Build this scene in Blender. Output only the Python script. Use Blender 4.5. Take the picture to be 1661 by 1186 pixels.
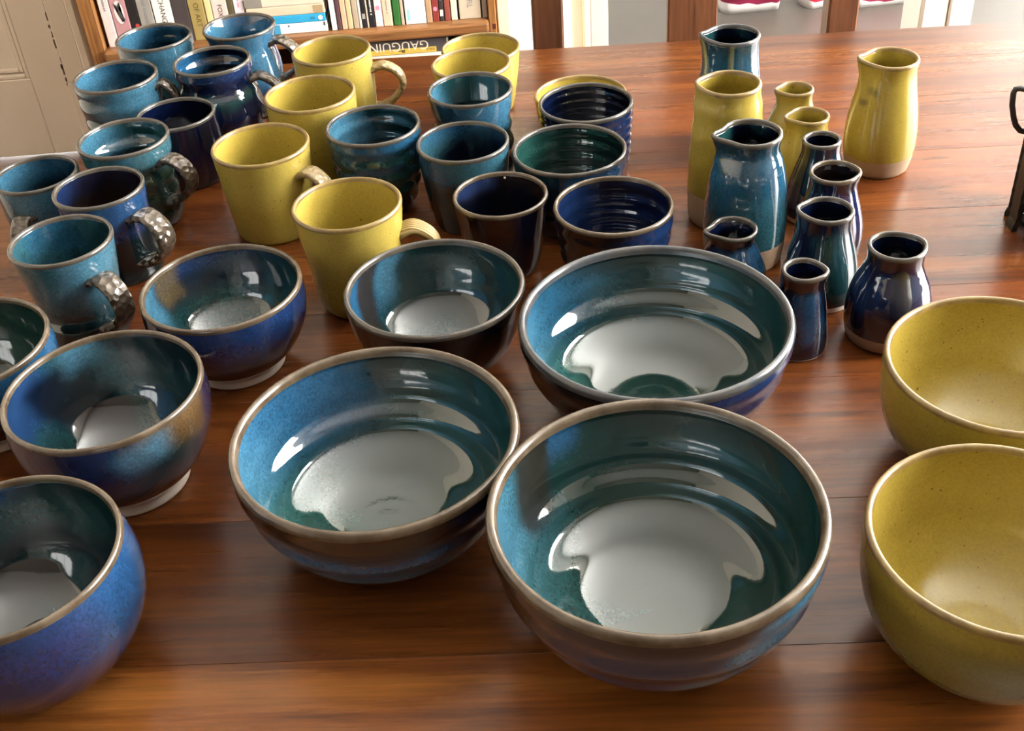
import bpy, bmesh, math, random
from mathutils import Vector, Matrix, noise
random.seed(7)
for o in list(bpy.data.objects): bpy.data.objects.remove(o)
sc = bpy.context.scene
COL = sc.collection

# ------------------------------------------------------------------ camera
W, H, F = 1661, 1186, 1850.0
PITCH, ROLL = math.radians(37), math.radians(4.5)
TABLE, CAMH = 0.75, 0.58
CAM = Vector((0, 0, TABLE + CAMH))
fw = Vector((0, math.cos(PITCH), -math.sin(PITCH)))
rt0 = Vector((1, 0, 0)); dn0 = fw.cross(rt0)
rt = math.cos(ROLL) * rt0 + math.sin(ROLL) * dn0
dn = -math.sin(ROLL) * rt0 + math.cos(ROLL) * dn0
cam = bpy.data.cameras.new('camera'); cam.sensor_width = 36; cam.lens = F / W * 36
cam.clip_start = .02
co = bpy.data.objects.new('camera', cam); COL.objects.link(co)
m = Matrix((rt, -dn, -fw)).transposed().to_4x4(); m.translation = CAM
co.matrix_world = m
sc.camera = co

def at_y(px, py, y):
    """point where the sight line of a pixel meets the vertical plane at distance y"""
    d = (px - W / 2) / F * rt + (py - H / 2) / F * dn + fw
    return CAM + d * (y / d.y)

# ------------------------------------------------------------------ light
sc.view_settings.view_transform = 'Standard'
sc.view_settings.look = 'None'
sc.view_settings.gamma = 1
sc.view_settings.use_curve_mapping = False
sc.view_settings.exposure = 1.8
sc.cycles.caustics_reflective = False; sc.cycles.caustics_refractive = False
sc.cycles.sample_clamp_indirect = 6
SKY = 13.0
w = bpy.data.worlds.new('sky'); sc.world = w; w.use_nodes = True
bg = w.node_tree.nodes['Background']
bg.inputs[0].default_value = (1.0, 0.985, 0.95, 1); bg.inputs[1].default_value = SKY

# openings of the room: (x0,x1,y0,y1,z0,z1) of each hole
RX0, RX1, RY0, RY1, CEIL = -2.0, 2.3, -1.9, 2.87, 2.65
WIN_R = (0.30, 2.60, 0.80, 2.35)      # right wall: y0,y1,z0,z1
WIN_F = (1.238, 2.18, 0.03, 2.3)       # far wall: x0,x1,z0,z1
DOORWAY = (0.315, 1.129, 0.0, 2.05)
def portal(loc, rot, sx, sy):
    l = bpy.data.lights.new('daylight_portal', 'AREA'); l.shape = 'RECTANGLE'; l.size = sx; l.size_y = sy
    l.cycles.is_portal = True
    o = bpy.data.objects.new('daylight_portal', l); COL.objects.link(o); o.location = loc; o.rotation_euler = rot
portal((RX1 + .12, (WIN_R[0] + WIN_R[1]) / 2, (WIN_R[2] + WIN_R[3]) / 2), (0, math.radians(90), 0), WIN_R[3] - WIN_R[2], WIN_R[1] - WIN_R[0])
portal(((WIN_F[0] + WIN_F[1]) / 2, RY1 + .12, (WIN_F[2] + WIN_F[3]) / 2), (math.radians(-90), 0, 0), WIN_F[1] - WIN_F[0], WIN_F[3] - WIN_F[2])

# ------------------------------------------------------------------ helpers
def mesh_obj(name, verts, faces, mat=None, parent=None, smooth=False):
    me = bpy.data.meshes.new(name); me.from_pydata(verts, [], faces); me.update()
    if smooth: me.polygons.foreach_set('use_smooth', [True] * len(me.polygons))
    o = bpy.data.objects.new(name, me); COL.objects.link(o)
    if mat: me.materials.append(mat)
    if parent: o.parent = parent
    return o
def bm_obj(name, bm, mat=None, parent=None, smooth=False):
    me = bpy.data.meshes.new(name); bm.normal_update(); bm.to_mesh(me); bm.free()
    if smooth: me.polygons.foreach_set('use_smooth', [True] * len(me.polygons))
    o = bpy.data.objects.new(name, me); COL.objects.link(o)
    if mat: me.materials.append(mat)
    if parent: o.parent = parent
    return o
def add_box(bm, x0, x1, y0, y1, z0, z1, bev=0, seg=1):
    r = bmesh.ops.create_cube(bm, size=1)
    vs = r['verts']
    bmesh.ops.scale(bm, vec=(x1 - x0, y1 - y0, z1 - z0), verts=vs)
    bmesh.ops.translate(bm, vec=((x0 + x1) / 2, (y0 + y1) / 2, (z0 + z1) / 2), verts=vs)
    if bev:
        es = list({e for v in vs for e in v.link_edges})
        bmesh.ops.bevel(bm, geom=es, offset=bev, segments=seg, affect='EDGES', profile=.5)
def box(name, x0, x1, y0, y1, z0, z1, mat, parent=None, bev=0, seg=1):
    bm = bmesh.new(); add_box(bm, x0, x1, y0, y1, z0, z1, bev, seg)
    return bm_obj(name, bm, mat, parent)
def boxes(name, lst, mat, parent=None, bev=0):
    bm = bmesh.new()
    for b in lst: add_box(bm, *b, bev)
    return bm_obj(name, bm, mat, parent)
def empty(name, loc=(0, 0, 0), rz=0):
    o = bpy.data.objects.new(name, None); COL.objects.link(o); o.location = loc; o.rotation_euler.z = rz
    o.empty_display_size = .02
    return o
def tag(o, label, cat, group=None):
    o['label'] = label; o['category'] = cat
    if group: o['group'] = group
    return o
def struct(o):
    o['kind'] = 'structure'; return o
def tube(bm, pts, r, n=10, closed=False):
    rings = []; N = len(pts); pts = [Vector(p) for p in pts]
    for i, p in enumerate(pts):
        a = pts[(i - 1) % N] if (closed or i > 0) else p
        b = pts[(i + 1) % N] if (closed or i < N - 1) else p
        t = (b - a).normalized(); u = t.cross(Vector((0, 1, 0.13))).normalized(); v = t.cross(u)
        rings.append([bm.verts.new(p + r * (math.cos(2 * math.pi * k / n) * u + math.sin(2 * math.pi * k / n) * v)) for k in range(n)])
    for i in range(N if closed else N - 1):
        A, B = rings[i], rings[(i + 1) % N]
        for k in range(n): bm.faces.new((A[k], A[(k + 1) % n], B[(k + 1) % n], B[k]))
    if not closed:
        bm.faces.new(rings[0][::-1]); bm.faces.new(rings[-1])

# ------------------------------------------------------------------ materials
def new_mat(name):
    m = bpy.data.materials.new(name); m.use_nodes = True
    nt = m.node_tree; p = nt.nodes['Principled BSDF']
    return m, nt, p
def N(nt, t, **kw):
    n = nt.nodes.new(t)
    for k, v in kw.items(): setattr(n, k, v)
    return n
def mapped(nt, scale, coord='Object'):
    tc = N(nt, 'ShaderNodeTexCoord'); mp = N(nt, 'ShaderNodeMapping'); mp.inputs['Scale'].default_value = scale
    nt.links.new(tc.outputs[coord], mp.inputs[0]); return mp.outputs[0]
def noise_tex(nt, vec, scale, detail=3, rough=.5):
    n = N(nt, 'ShaderNodeTexNoise'); n.inputs['Scale'].default_value = scale; n.inputs['Detail'].default_value = detail
    n.inputs['Roughness'].default_value = rough
    nt.links.new(vec, n.inputs['Vector']); return n.outputs['Fac']
def ramp(nt, fac, stops):
    r = N(nt, 'ShaderNodeValToRGB'); el = r.color_ramp.elements
    while len(el) < len(stops): el.new(.5)
    for e, (p, c) in zip(el, stops):
        e.position = p; e.color = (*c, 1) if len(c) == 3 else c
    nt.links.new(fac, r.inputs[0]); return r.outputs[0]
def mix(nt, fac, a, b, mode='MIX'):
    n = N(nt, 'ShaderNodeMix', data_type='RGBA', blend_type=mode)
    for s, i in ((fac, 0), (a, 6), (b, 7)):
        if hasattr(s, 'links'): nt.links.new(s, n.inputs[i])
        else: n.inputs[i].default_value = s if i == 0 else (*s, 1)
    return n.outputs[2]
def maprange(nt, v, a, b, c, d):
    n = N(nt, 'ShaderNodeMapRange'); nt.links.new(v, n.inputs[0])
    for i, x in enumerate((a, b, c, d)): n.inputs[i + 1].default_value = x
    return n.outputs[0]
def bump(nt, p, h, strength, dist=.001):
    b = N(nt, 'ShaderNodeBump'); b.inputs['Strength'].default_value = strength; b.inputs['Distance'].default_value = dist
    nt.links.new(h, b.inputs['Height']); nt.links.new(b.outputs[0], p.inputs['Normal'])
def plain(name, col, rough=.6, var=.12, scale=30, metal=0):
    m, nt, p = new_mat(name)
    f = noise_tex(nt, mapped(nt, (1, 1, 1)), scale, 4)
    c = mix(nt, f, tuple(x * (1 - var) for x in col), tuple(min(1, x * (1 + var)) for x in col))
    nt.links.new(c, p.inputs['Base Color']); p.inputs['Roughness'].default_value = rough; p.inputs['Metallic'].default_value = metal
    return m

def glaze(name, ior, rough, speck, dots=None, coat=0):
    """stoneware glaze: colour comes from the per-vertex dip pattern and painted light, broken up by fine crystals"""
    m, nt, p = new_mat(name)
    at = N(nt, 'ShaderNodeAttribute', attribute_name='glaze')
    v = mapped(nt, (1, 1, 1))
    n1 = noise_tex(nt, v, 480, 2, .6); n2 = noise_tex(nt, v, 60, 4, .6)
    s1 = maprange(nt, n1, .3, .7, 1 - speck, 1 + speck); s2 = maprange(nt, n2, .3, .7, 1 - speck * .55, 1 + speck * .55)
    mul = N(nt, 'ShaderNodeMath', operation='MULTIPLY'); nt.links.new(s1, mul.inputs[0]); nt.links.new(s2, mul.inputs[1])
    vm = N(nt, 'ShaderNodeVectorMath', operation='SCALE'); nt.links.new(at.outputs['Color'], vm.inputs[0]); nt.links.new(mul.outputs[0], vm.inputs['Scale'])
    c = vm.outputs[0]
    if dots:
        d = noise_tex(nt, v, 330, 1, .5); d = maprange(nt, d, .735, .77, 0, .8)
        c = mix(nt, d, c, dots)
    nt.links.new(c, p.inputs['Base Color'])
    p.inputs['Roughness'].default_value = rough; p.inputs['IOR'].default_value = ior
    p.inputs['Coat Weight'].default_value = coat; p.inputs['Coat IOR'].default_value = 1.7; p.inputs['Coat Roughness'].default_value = rough * .7
    n3 = noise_tex(nt, v, 70, 3, .6)
    bump(nt, p, n3, .06, .0008)
    nt.links.new(p.inputs['Normal'].links[0].from_socket, p.inputs['Coat Normal'])
    return m
M_BLUE = glaze('blue_glaze', 1.65, .06, .25, None, .5)
M_YEL = glaze('yellow_glaze', 1.55, .2, .09, (.11, .06, .02))
def rim_mat(name, a, b, rough=.22):
    m, nt, p = new_mat(name); v = mapped(nt, (1, 1, 1))
    f = maprange(nt, noise_tex(nt, v, 45, 4, .6), .35, .65, 0, 1)
    nt.links.new(mix(nt, f, a, b), p.inputs['Base Color']); p.inputs['Roughness'].default_value = rough
    p.inputs['IOR'].default_value = 1.6
    bump(nt, p, noise_tex(nt, v, 150, 2), .12, .0006)
    return m
M_RIM_G = rim_mat('rim_grey', (0.03869, 0.03675, 0.03288), (0.07351, 0.05997, 0.04449))
M_RIM_B = rim_mat('rim_brown', (0.05029, 0.03288, 0.01741), (0.1044, 0.07738, 0.05029))
M_RIM_BL = rim_mat('rim_bluegrey', (0.02902, 0.03869, 0.05029), (0.0619, 0.05803, 0.05416))
M_RIM_Y = rim_mat('rim_yellow', (.13, .080, .022), (.24, .165, .05), .3)
def clay(name, a, b):
    m, nt, p = new_mat(name); v = mapped(nt, (1, 1, 1))
    f = noise_tex(nt, v, 90, 5, .65)
    nt.links.new(mix(nt, f, a, b), p.inputs['Base Color']); p.inputs['Roughness'].default_value = .75
    bump(nt, p, noise_tex(nt, v, 500, 2), .25, .0005)
    return m
M_CLAY = clay('bare_clay', (.25, .155, .088), (.36, .25, .16))
M_CLAYP = clay('pale_clay', (0.4928, 0.4136, 0.3344), (0.6336, 0.5632, 0.4752))
def handle_mat(name, a, b, rough, bscale, bstr, metal=0):
    m, nt, p = new_mat(name); v = mapped(nt, (1, 1, 1))
    vo = N(nt, 'ShaderNodeTexVoronoi'); vo.inputs['Scale'].default_value = bscale; nt.links.new(v, vo.inputs['Vector'])
    n = noise_tex(nt, v, 120, 3)
    nt.links.new(mix(nt, n, a, b), p.inputs['Base Color']); p.inputs['Roughness'].default_value = rough; p.inputs['Metallic'].default_value = metal
    p.inputs['IOR'].default_value = 1.7
    bump(nt, p, vo.outputs['Distance'], bstr, .003)
    return m
M_HBR = handle_mat('bronze_handle', (0.0245, 0.0196, 0.0154), (0.133, 0.1015, 0.07), .2, 150, .8, .25)
M_HYE = handle_mat('tan_handle', (0.1672, 0.11, 0.044), (0.2728, 0.2068, 0.0968), .35, 190, .5)
def ridged(name):
    m, nt, p = new_mat(name); at = N(nt, 'ShaderNodeAttribute', attribute_name='across')
    s = N(nt, 'ShaderNodeMath', operation='SINE'); mu = N(nt, 'ShaderNodeMath', operation='MULTIPLY'); mu.inputs[1].default_value = 42
    nt.links.new(at.outputs['Fac'], mu.inputs[0]); nt.links.new(mu.outputs[0], s.inputs[0])
    f = maprange(nt, s.outputs[0], -1, 1, 0, 1)
    nt.links.new(mix(nt, f, (0.176, 0.11, 0.033), (0.341, 0.2585, 0.11)), p.inputs['Base Color']); p.inputs['Roughness'].default_value = .35
    bump(nt, p, f, .6, .0015)
    return m
M_HRI = ridged('ridged_handle')

def wood(name, dark, mid, light, sx=1.6, sy=26, rough=.3, coat=.0, long_axis=0, tone=True, gloss_var=.1):
    m, nt, p = new_mat(name)
    sc_ = [sy, sy, sy]; sc_[long_axis] = sx
    tc = N(nt, 'ShaderNodeTexCoord'); oi = N(nt, 'ShaderNodeObjectInfo')
    off = N(nt, 'ShaderNodeVectorMath', operation='SCALE'); off.inputs[0].default_value = (3.1, 7.7, 5.3); nt.links.new(oi.outputs['Random'], off.inputs['Scale'])
    ad = N(nt, 'ShaderNodeVectorMath', operation='ADD'); nt.links.new(tc.outputs['Object'], ad.inputs[0]); nt.links.new(off.outputs[0], ad.inputs[1])
    mp = N(nt, 'ShaderNodeMapping'); mp.inputs['Scale'].default_value = sc_; nt.links.new(ad.outputs[0], mp.inputs[0])
    mp2 = N(nt, 'ShaderNodeMapping'); s2 = [11, 11, 11]; s2[long_axis] = 3.0; mp2.inputs['Scale'].default_value = s2; nt.links.new(ad.outputs[0], mp2.inputs[0])
    mp3 = N(nt, 'ShaderNodeMapping'); s3 = [220, 220, 220]; s3[long_axis] = 9; mp3.inputs['Scale'].default_value = s3; nt.links.new(ad.outputs[0], mp3.inputs[0])
    g = noise_tex(nt, mp.outputs[0], 1.0, 6, .62)
    big = noise_tex(nt, mp2.outputs[0], 1.0, 3, .5)
    fine = noise_tex(nt, mp3.outputs[0], 1.0, 3, .6)
    c = ramp(nt, g, [(.28, dark), (.48, mid), (.72, light)])
    kn = maprange(nt, big, .58, .74, 0, .75)
    c = mix(nt, kn, c, tuple(x * .55 for x in dark))
    mp4 = N(nt, 'ShaderNodeMapping'); s4 = [75, 75, 75]; s4[long_axis] = 5.5; mp4.inputs['Scale'].default_value = s4; nt.links.new(ad.outputs[0], mp4.inputs[0])
    streak = maprange(nt, noise_tex(nt, mp4.outputs[0], 1.0, 5, .7), .54, .70, 0, .7)
    c = mix(nt, streak, c, tuple(x * .45 for x in dark))
    fl = maprange(nt, fine, .3, .7, .72, 1.25)
    vm = N(nt, 'ShaderNodeVectorMath', operation='SCALE'); nt.links.new(c, vm.inputs[0]); nt.links.new(fl, vm.inputs['Scale'])
    c = vm.outputs[0]
    if tone:
        at = N(nt, 'ShaderNodeAttribute', attribute_type='OBJECT', attribute_name='tone')
        v2 = N(nt, 'ShaderNodeVectorMath', operation='MULTIPLY'); nt.links.new(c, v2.inputs[0]); nt.links.new(at.outputs['Vector'], v2.inputs[1]); c = v2.outputs[0]
    nt.links.new(c, p.inputs['Base Color'])
    nt.links.new(maprange(nt, g, .3, .7, rough + gloss_var, rough - gloss_var * .4), p.inputs['Roughness'])
    bump(nt, p, fine, .12, .0006)
    return m
M_TABLE = wood('table_wood', (.036, .0075, .0016), (.104, .0275, .0052), (.165, .052, .0115), rough=.25)
M_TABLE.node_tree.nodes['Principled BSDF'].inputs['Specular IOR Level'].default_value = .36
M_SHELF = wood('shelf_wood', (0.12, 0.045, 0.0132), (0.198, 0.084, 0.027), (0.27, 0.126, 0.045), tone=False, rough=.4)
M_SHELFV = wood('shelf_wood_upright', (0.156, 0.06, 0.0156), (0.252, 0.108, 0.03), (0.312, 0.15, 0.048), tone=False, rough=.4, long_axis=2)
M_CHAIR = wood('chair_wood', (0.0748, 0.02571, 0.01028), (0.1309, 0.04675, 0.01963), (0.1683, 0.07013, 0.03039), tone=False, rough=.4, long_axis=2)
M_FLOOR = wood('floor_wood', (0.054, 0.0192, 0.0084), (0.114, 0.045, 0.018), (0.156, 0.066, 0.027), tone=False, rough=.35)
M_WALL = plain('white_wall_paint', (.84, .82, .78), .7, .02, 6)
M_CEIL = plain('ceiling_paint', (.86, .86, .84), .8, .02, 6)
M_DOOR = plain('cream_door_paint', (0.6352, 0.5486, 0.4427), .45, .03, 8)
M_TRIM = plain('trim_paint', (.80, .76, .70), .45, .02, 8)
M_GREYF = plain('grey_vinyl_floor', (0.08568, 0.07676, 0.06605), .5, .1, 14)
M_CHIP = plain('chipped_paint_wood', (.10, .06, .035), .8, .3, 60)
M_BLACK = plain('black_iron', (.012, .011, .010), .45, .3, 200)
M_DARKW = plain('dark_low_fill_wall', (0.14, 0.105, 0.077), .6, .1, 8)  # unseen near wall, toned dark to cut fill light from behind the camera
M_TRIM2 = plain('doorway_trim_paint', (.5, .455, .40), .45, .02, 8)
M_GREYW = plain('grey_wall_paint', (.4, .38, .35), .6, .03, 8)
M_CREAML = plain('cream_side_wall', (.6, .54, .45), .6, .03, 8)
M_CREAMW = plain('cream_wall', (.72, .60, .40), .6, .02, 8)

# ------------------------------------------------------------------ room shell
T = .12
def wall_with_hole(name, axis, c0, c1, a0, a1, z0, z1, holes, mat):
    """axis 'y': wall lies along x at y=c0..c1; axis 'x': along y. holes: (a0,a1,z0,z1)"""
    xs = sorted({a0, a1, *[h[0] for h in holes], *[h[1] for h in holes]})
    zs = sorted({z0, z1, *[h[2] for h in holes], *[h[3] for h in holes]})
    bm = bmesh.new()
    for i in range(len(xs) - 1):
        for j in range(len(zs) - 1):
            cx, cz = (xs[i] + xs[i + 1]) / 2, (zs[j] + zs[j + 1]) / 2
            if any(h[0] < cx < h[1] and h[2] < cz < h[3] for h in holes): continue
            if axis == 'y': add_box(bm, xs[i], xs[i + 1], c0, c1, zs[j], zs[j + 1])
            elif axis == 'x': add_box(bm, c0, c1, xs[i], xs[i + 1], zs[j], zs[j + 1])
            else: add_box(bm, xs[i], xs[i + 1], zs[j], zs[j + 1], c0, c1)
    bmesh.ops.remove_doubles(bm, verts=bm.verts, dist=1e-5)
    return struct(bm_obj(name, bm, mat))
DOOR = (-1.93, -1.092, 0.0, 2.0)
struct(box('floor', RX0, RX1, RY0, RY1 + T, -.05, 0, M_FLOOR))
wall_with_hole('ceiling', 'z', CEIL, CEIL + .08, RX0 - T, RX1 + T, RY0 - T, RY1 + T, [], M_CEIL)
wall_with_hole('wall_far', 'y', RY1, RY1 + T, RX0 - T, RX1 + T, 0, CEIL, [DOORWAY, WIN_F, DOOR], M_WALL)
wall_with_hole('wall_right', 'x', RX1, RX1 + T, RY0, RY1, 0, CEIL, [WIN_R], M_WALL)
struct(box('wall_left', RX0 - T, RX0, RY0, RY1, 0, CEIL, M_CREAML))
struct(box('wall_near', RX0 - T, RX1 + T, RY0 - T, RY0, 0, CEIL, M_DARKW))
# window frames
M_GLASS, nt, p = new_mat('window_glass')
p.inputs['Base Color'].default_value = (1, 1, 1, 1); p.inputs['Roughness'].default_value = 0; p.inputs['IOR'].default_value = 1.01
p.inputs['Transmission Weight'].default_value = 1
def frame_window(name, kind, a0, a1, z0, z1, c, nbars, nrows):
    root = struct(empty(name, (0, 0, 0))); b = .045
    def bar(nm, u0, u1, v0, v1):
        if kind == 'y': box(nm, u0, u1, c, c + .05, v0, v1, M_TRIM, root, .004)
        elif kind == 'x': box(nm, c, c + .05, u0, u1, v0, v1, M_TRIM, root, .004)
        else: box(nm, u0, u1, v0, v1, c, c + .05, M_TRIM, root, .004)
    bar('jamb', a0, a0 + b, z0, z1); bar('jamb', a1 - b, a1, z0, z1)
    bar('rail', a0 + b, a1 - b, z0, z0 + b); bar('rail', a0 + b, a1 - b, z1 - b, z1)
    for i in range(1, nbars): u = a0 + (a1 - a0) * i / nbars; bar('glazing_bar', u - .015, u + .015, z0 + b, z1 - b)
    for i in range(1, nrows): u = z0 + (z1 - z0) * i / nrows; bar('glazing_bar', a0 + b, a1 - b, u - .015, u + .015)
frame_window('window_1', 'x', WIN_R[0], WIN_R[1], WIN_R[2], WIN_R[3], RX1 + .03, 3, 2)
frame_window('window_2', 'y', WIN_F[0], WIN_F[1], WIN_F[2], WIN_F[3], RY1 + .03, 1, 2)

# panelled cream door, with its worn frame
d = struct(empty('door_1', (DOOR[0], RY1, 0)))
dw = DOOR[1] - DOOR[0]; st = .095
def dbox(n, x0, x1, y0, y1, z0, z1, mat=M_DOOR, bev=.002): return box(n, x0, x1, y0, y1, z0, z1, mat, d, bev)
dbox('stile', 0.003, st, 0, .04, .006, 1.99); dbox('stile', dw - st, dw - .003, 0, .04, .006, 1.99)
dbox('rail', st, dw - st, 0, .04, .006, .219); dbox('rail', st, dw - st, 0, .04, .92, 1.06); dbox('rail', st, dw - st, 0, .04, 1.88, 1.99)
mc = dw / 2
dbox('muntin', mc - .045, mc + .045, 0, .04, .219, .92); dbox('muntin', mc - .045, mc + .045, 0, .04, 1.06, 1.88)
for (a, b) in ((st, mc - .045), (mc + .045, dw - st)):
    for (z0, z1) in ((.219, .92), (1.06, 1.88)):
        pn = dbox('panel', a, b, .018, .032, z0, z1)
        bm = bmesh.new()
        for k, (e, y) in enumerate(((0, .002), (.014, .010))):
            add_box(bm, a + e, a + e + .012, y, .02, z0 + e, z1 - e, .003); add_box(bm, b - e - .012, b - e, y, .02, z0 + e, z1 - e, .003)
            add_box(bm, a + e + .012, b - e - .012, y, .02, z0 + e, z0 + e + .012, .003); add_box(bm, a + e + .012, b - e - .012, y, .02, z1 - e - .012, z1 - e, .003)
        bm_obj('moulding', bm, M_DOOR, pn)
rng = random.Random(3)
bm = bmesh.new()
for k in range(15):   # paint chipped off along the closing edge
    z = .19 + rng.random() * .22; ww = .0015 + rng.random() * .004; hh = .004 + rng.random() * .012
    add_box(bm, dw - .0035 - ww, dw - .0005, -.0008, .001, z, z + hh, .0004)
bm_obj('chipped_edge', bm, M_CHIP, d)
kn = bmesh.new(); bmesh.ops.create_uvsphere(kn, u_segments=20, v_segments=12, radius=.026); bmesh.ops.translate(kn, vec=(.05, -.045, 1.0), verts=kn.verts)
tube(kn, [(.05, .0, 1.0), (.05, -.03, 1.0)], .01); bm_obj('door_knob', kn, plain('brass_knob', (.5, .36, .14), .3, .1, 20, 1), d, True)
# architraves
tr = struct(empty('trim_1', (0, RY1, 0)))
box('architrave', -1.088, -1.035, -.022, .04, .208, 2.06, M_DOOR, tr, .003); box('architrave_edge', -1.035, -1.012, -.03, .0, 0.0, 2.06, M_DOOR, tr, .004)
box('plinth_block', -1.0895, -1.035, -.024, .04, 0, .208, M_DOOR, tr, .002); box('architrave', -1.95, -1.012, -.022, .0, 2.06, 2.12, M_DOOR, tr, .003)
tr = struct(empty('trim_2', (0, RY1, 0)))
box('architrave', .268, .315, -.02, 0, 0, 2.1, M_TRIM2, tr, .004); box('architrave', 1.129, 1.196, -.02, 0, 0, 2.1, M_TRIM2, tr, .004)
box('architrave', .268, 1.196, -.02, 0, 2.05, 2.1, M_TRIM2, tr, .004)
box('architrave_bead', .250, .268, -.03, 0, 0, 2.1, plain('pink_beige_bead', (.72, .55, .42), .5, .03, 10), tr, .004)
box('architrave_bead', 1.196, 1.236, -.028, 0, 0, 2.1, M_TRIM2, tr, .004)
box('corner_post', .029, .06, -.262, 0, 0, CEIL, M_CREAMW, struct(empty('trim_3', (0, RY1, 0))), .003)
bb = struct(box('baseboard_far', .08, .248, RY1 - .018, RY1, 0, .15, M_TRIM, None, .004))
# room beyond the doorway
AY0, AY1, AX0, AX1 = RY1 + T, 5.0, -.5, 2.4
b = struct(box('floor_annex', AX0, AX1, AY0 - T, AY1, -.05, .001, M_GREYF))
struct(box('wall_annex_back', AX0, AX1, AY1, AY1 + T, 0, 2.5, M_GREYW))
struct(box('wall_annex_left', AX0 - T, AX0, AY0, AY1 + T, 0, 2.5, M_WALL))
wall_with_hole('wall_annex_right', 'x', AX1 + .1, AX1 + .1 + T, AY0, AY1 + T, 0, 2.5, [(AY0 + .5, AY1 - .7, 1.2, 2.0)], M_WALL)  # unseen side opening added to give the annex daylight
struct(box('ceiling_annex', AX0 - T, AX1 + .1 + T, AY0, AY1 + T, 2.5, 2.56, M_CEIL))
portal((AX1 + .25, (AY0 + AY1) / 2 - .1, 1.6), (0, math.radians(90), 0), .8, AY1 - AY0 - 1.2)

# ------------------------------------------------------------------ table
YAW = -.056
tab = empty('dining_table', (0, .39, 0), YAW)
tag(tab, 'long reddish brown plank dining table carrying all the pottery', 'table')
TL, TR, TH = -.535, 1.55, .034
joints = [0.0, .076, .205, .345, .470, .605, .730, .865, .975, 1.0739]
rng = random.Random(11)
for i in range(len(joints) - 1):
    a, b = joints[i], joints[i + 1]
    o = box('plank', TL, TR, a, b, TABLE - TH, TABLE, M_TABLE, tab, .00035)
    t = (.78 if i == 1 else .92) + .16 * rng.random()
    o['tone'] = (1.75, 2.1, 2.1) if i == 0 else (t, t * (.95 + .1 * rng.random()), t)
M_TLEG = wood('table_leg_wood', (0.052, 0.0156, 0.0052), (0.1248, 0.0442, 0.01456), (0.1976, 0.0806, 0.0286), tone=False, long_axis=2)
for lx in (TL + .06, TR - .14):
    for ly in (.06, .90):
        box('leg', lx, lx + .08, ly, ly + .08, 0, TABLE - TH, M_TLEG, tab, .005)
for ly in (.08, .94): box('apron', TL + .14, TR - .14, ly, ly + .025, .60, TABLE - TH, M_TLEG, tab, .002)
for lx in (TL + .08, TR - .10): box('apron', lx, lx + .025, .14, .90, .60, TABLE - TH, M_TLEG, tab, .002)

# ------------------------------------------------------------------ chair behind the table
ch = tag(empty('dining_chair', (.296, 1.56, 0), 0), 'wooden dining chair with a broad central splat behind the table', 'chair')
for s in (-1, 1):
    x0 = -.230 if s < 0 else .184
    bm = bmesh.new(); add_box(bm, x0, x0 + .043, -.012, .022, .42, 1.02, .003); bm_obj('back_post', bm, M_CHAIR, ch)
    box('leg', x0, x0 + .043, -.012, .028, 0, .42, M_CHAIR, ch, .003)
    box('leg', x0, x0 + .043, -.41, -.37, 0, .42, M_CHAIR, ch, .003)
    box('seat_rail', x0 + .008, x0 + .035, -.37, -.012, .36, .42, M_CHAIR, ch, .002)
box('splat', -.040, .030, -.002, .014, .50, .95, M_CHAIR, ch, .002)
box('top_rail', -.236, .233, -.014, .024, .95, 1.05, M_CHAIR, ch, .008, 2)
box('bottom_rail', -.187, .184, -.004, .016, .46, .50, M_CHAIR, ch, .002)
box('seat', -.235, .232, -.425, -.014, .42, .45, M_CHAIR, ch, .008, 2)

# ------------------------------------------------------------------ pots
def catmull(pts, n):
    out = []; P = [pts[0]] + list(pts) + [pts[-1]]
    segs = len(pts) - 1
    for i in range(segs):
        p0, p1, p2, p3 = P[i:i + 4]
        for k in range(n):
            t = k / n
            q = []
            for c in (0, 1):
                q.append(.5 * (2 * p1[c] + (p2[c] - p0[c]) * t + (2 * p0[c] - 5 * p1[c] + 4 * p2[c] - p3[c]) * t * t + (-p0[c] + 3 * p1[c] - 3 * p2[c] + p3[c]) * t ** 3))
            out.append(tuple(q))
    out.append(tuple(pts[-1])); return out
def sstep(a, b, x):
    if a == b: return float(x > a)
    t = max(0, min(1, (x - a) / (b - a))); return t * t * (3 - 2 * t)
def lerp3(a, b, t): return tuple(a[i] + (b[i] - a[i]) * t for i in range(3))

C = dict(teal=(.018, .080, .085), tealD=(.004, .023, .029), green=(.017, .068, .056), greenD=(.008, .038, .034), greenL=(.05, .20, .17),  # tealD is deepened to paint in shade inside the mugs
         sky=(.09, .265, .40), blue=(.03, .14, .30), royal=(.024, .068, .22), navy=(.005, .012, .052), ink=(.0025, .005, .015), cyan=(.07, .215, .28),
         brown=(.05, .034, .022), umber=(.022, .014, .010), tan=(.22, .13, .05), grey=(.10, .13, .15), violet=(.035, .04, .16), plum=(.025, .022, .06),
         yel=(.56, .42, .075), yelD=(.43, .32, .05), yelL=(.64, .50, .12), olive=(.25, .20, .04), slate=(.42, .45, .36), bronze=(.22, .16, .07))

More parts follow.
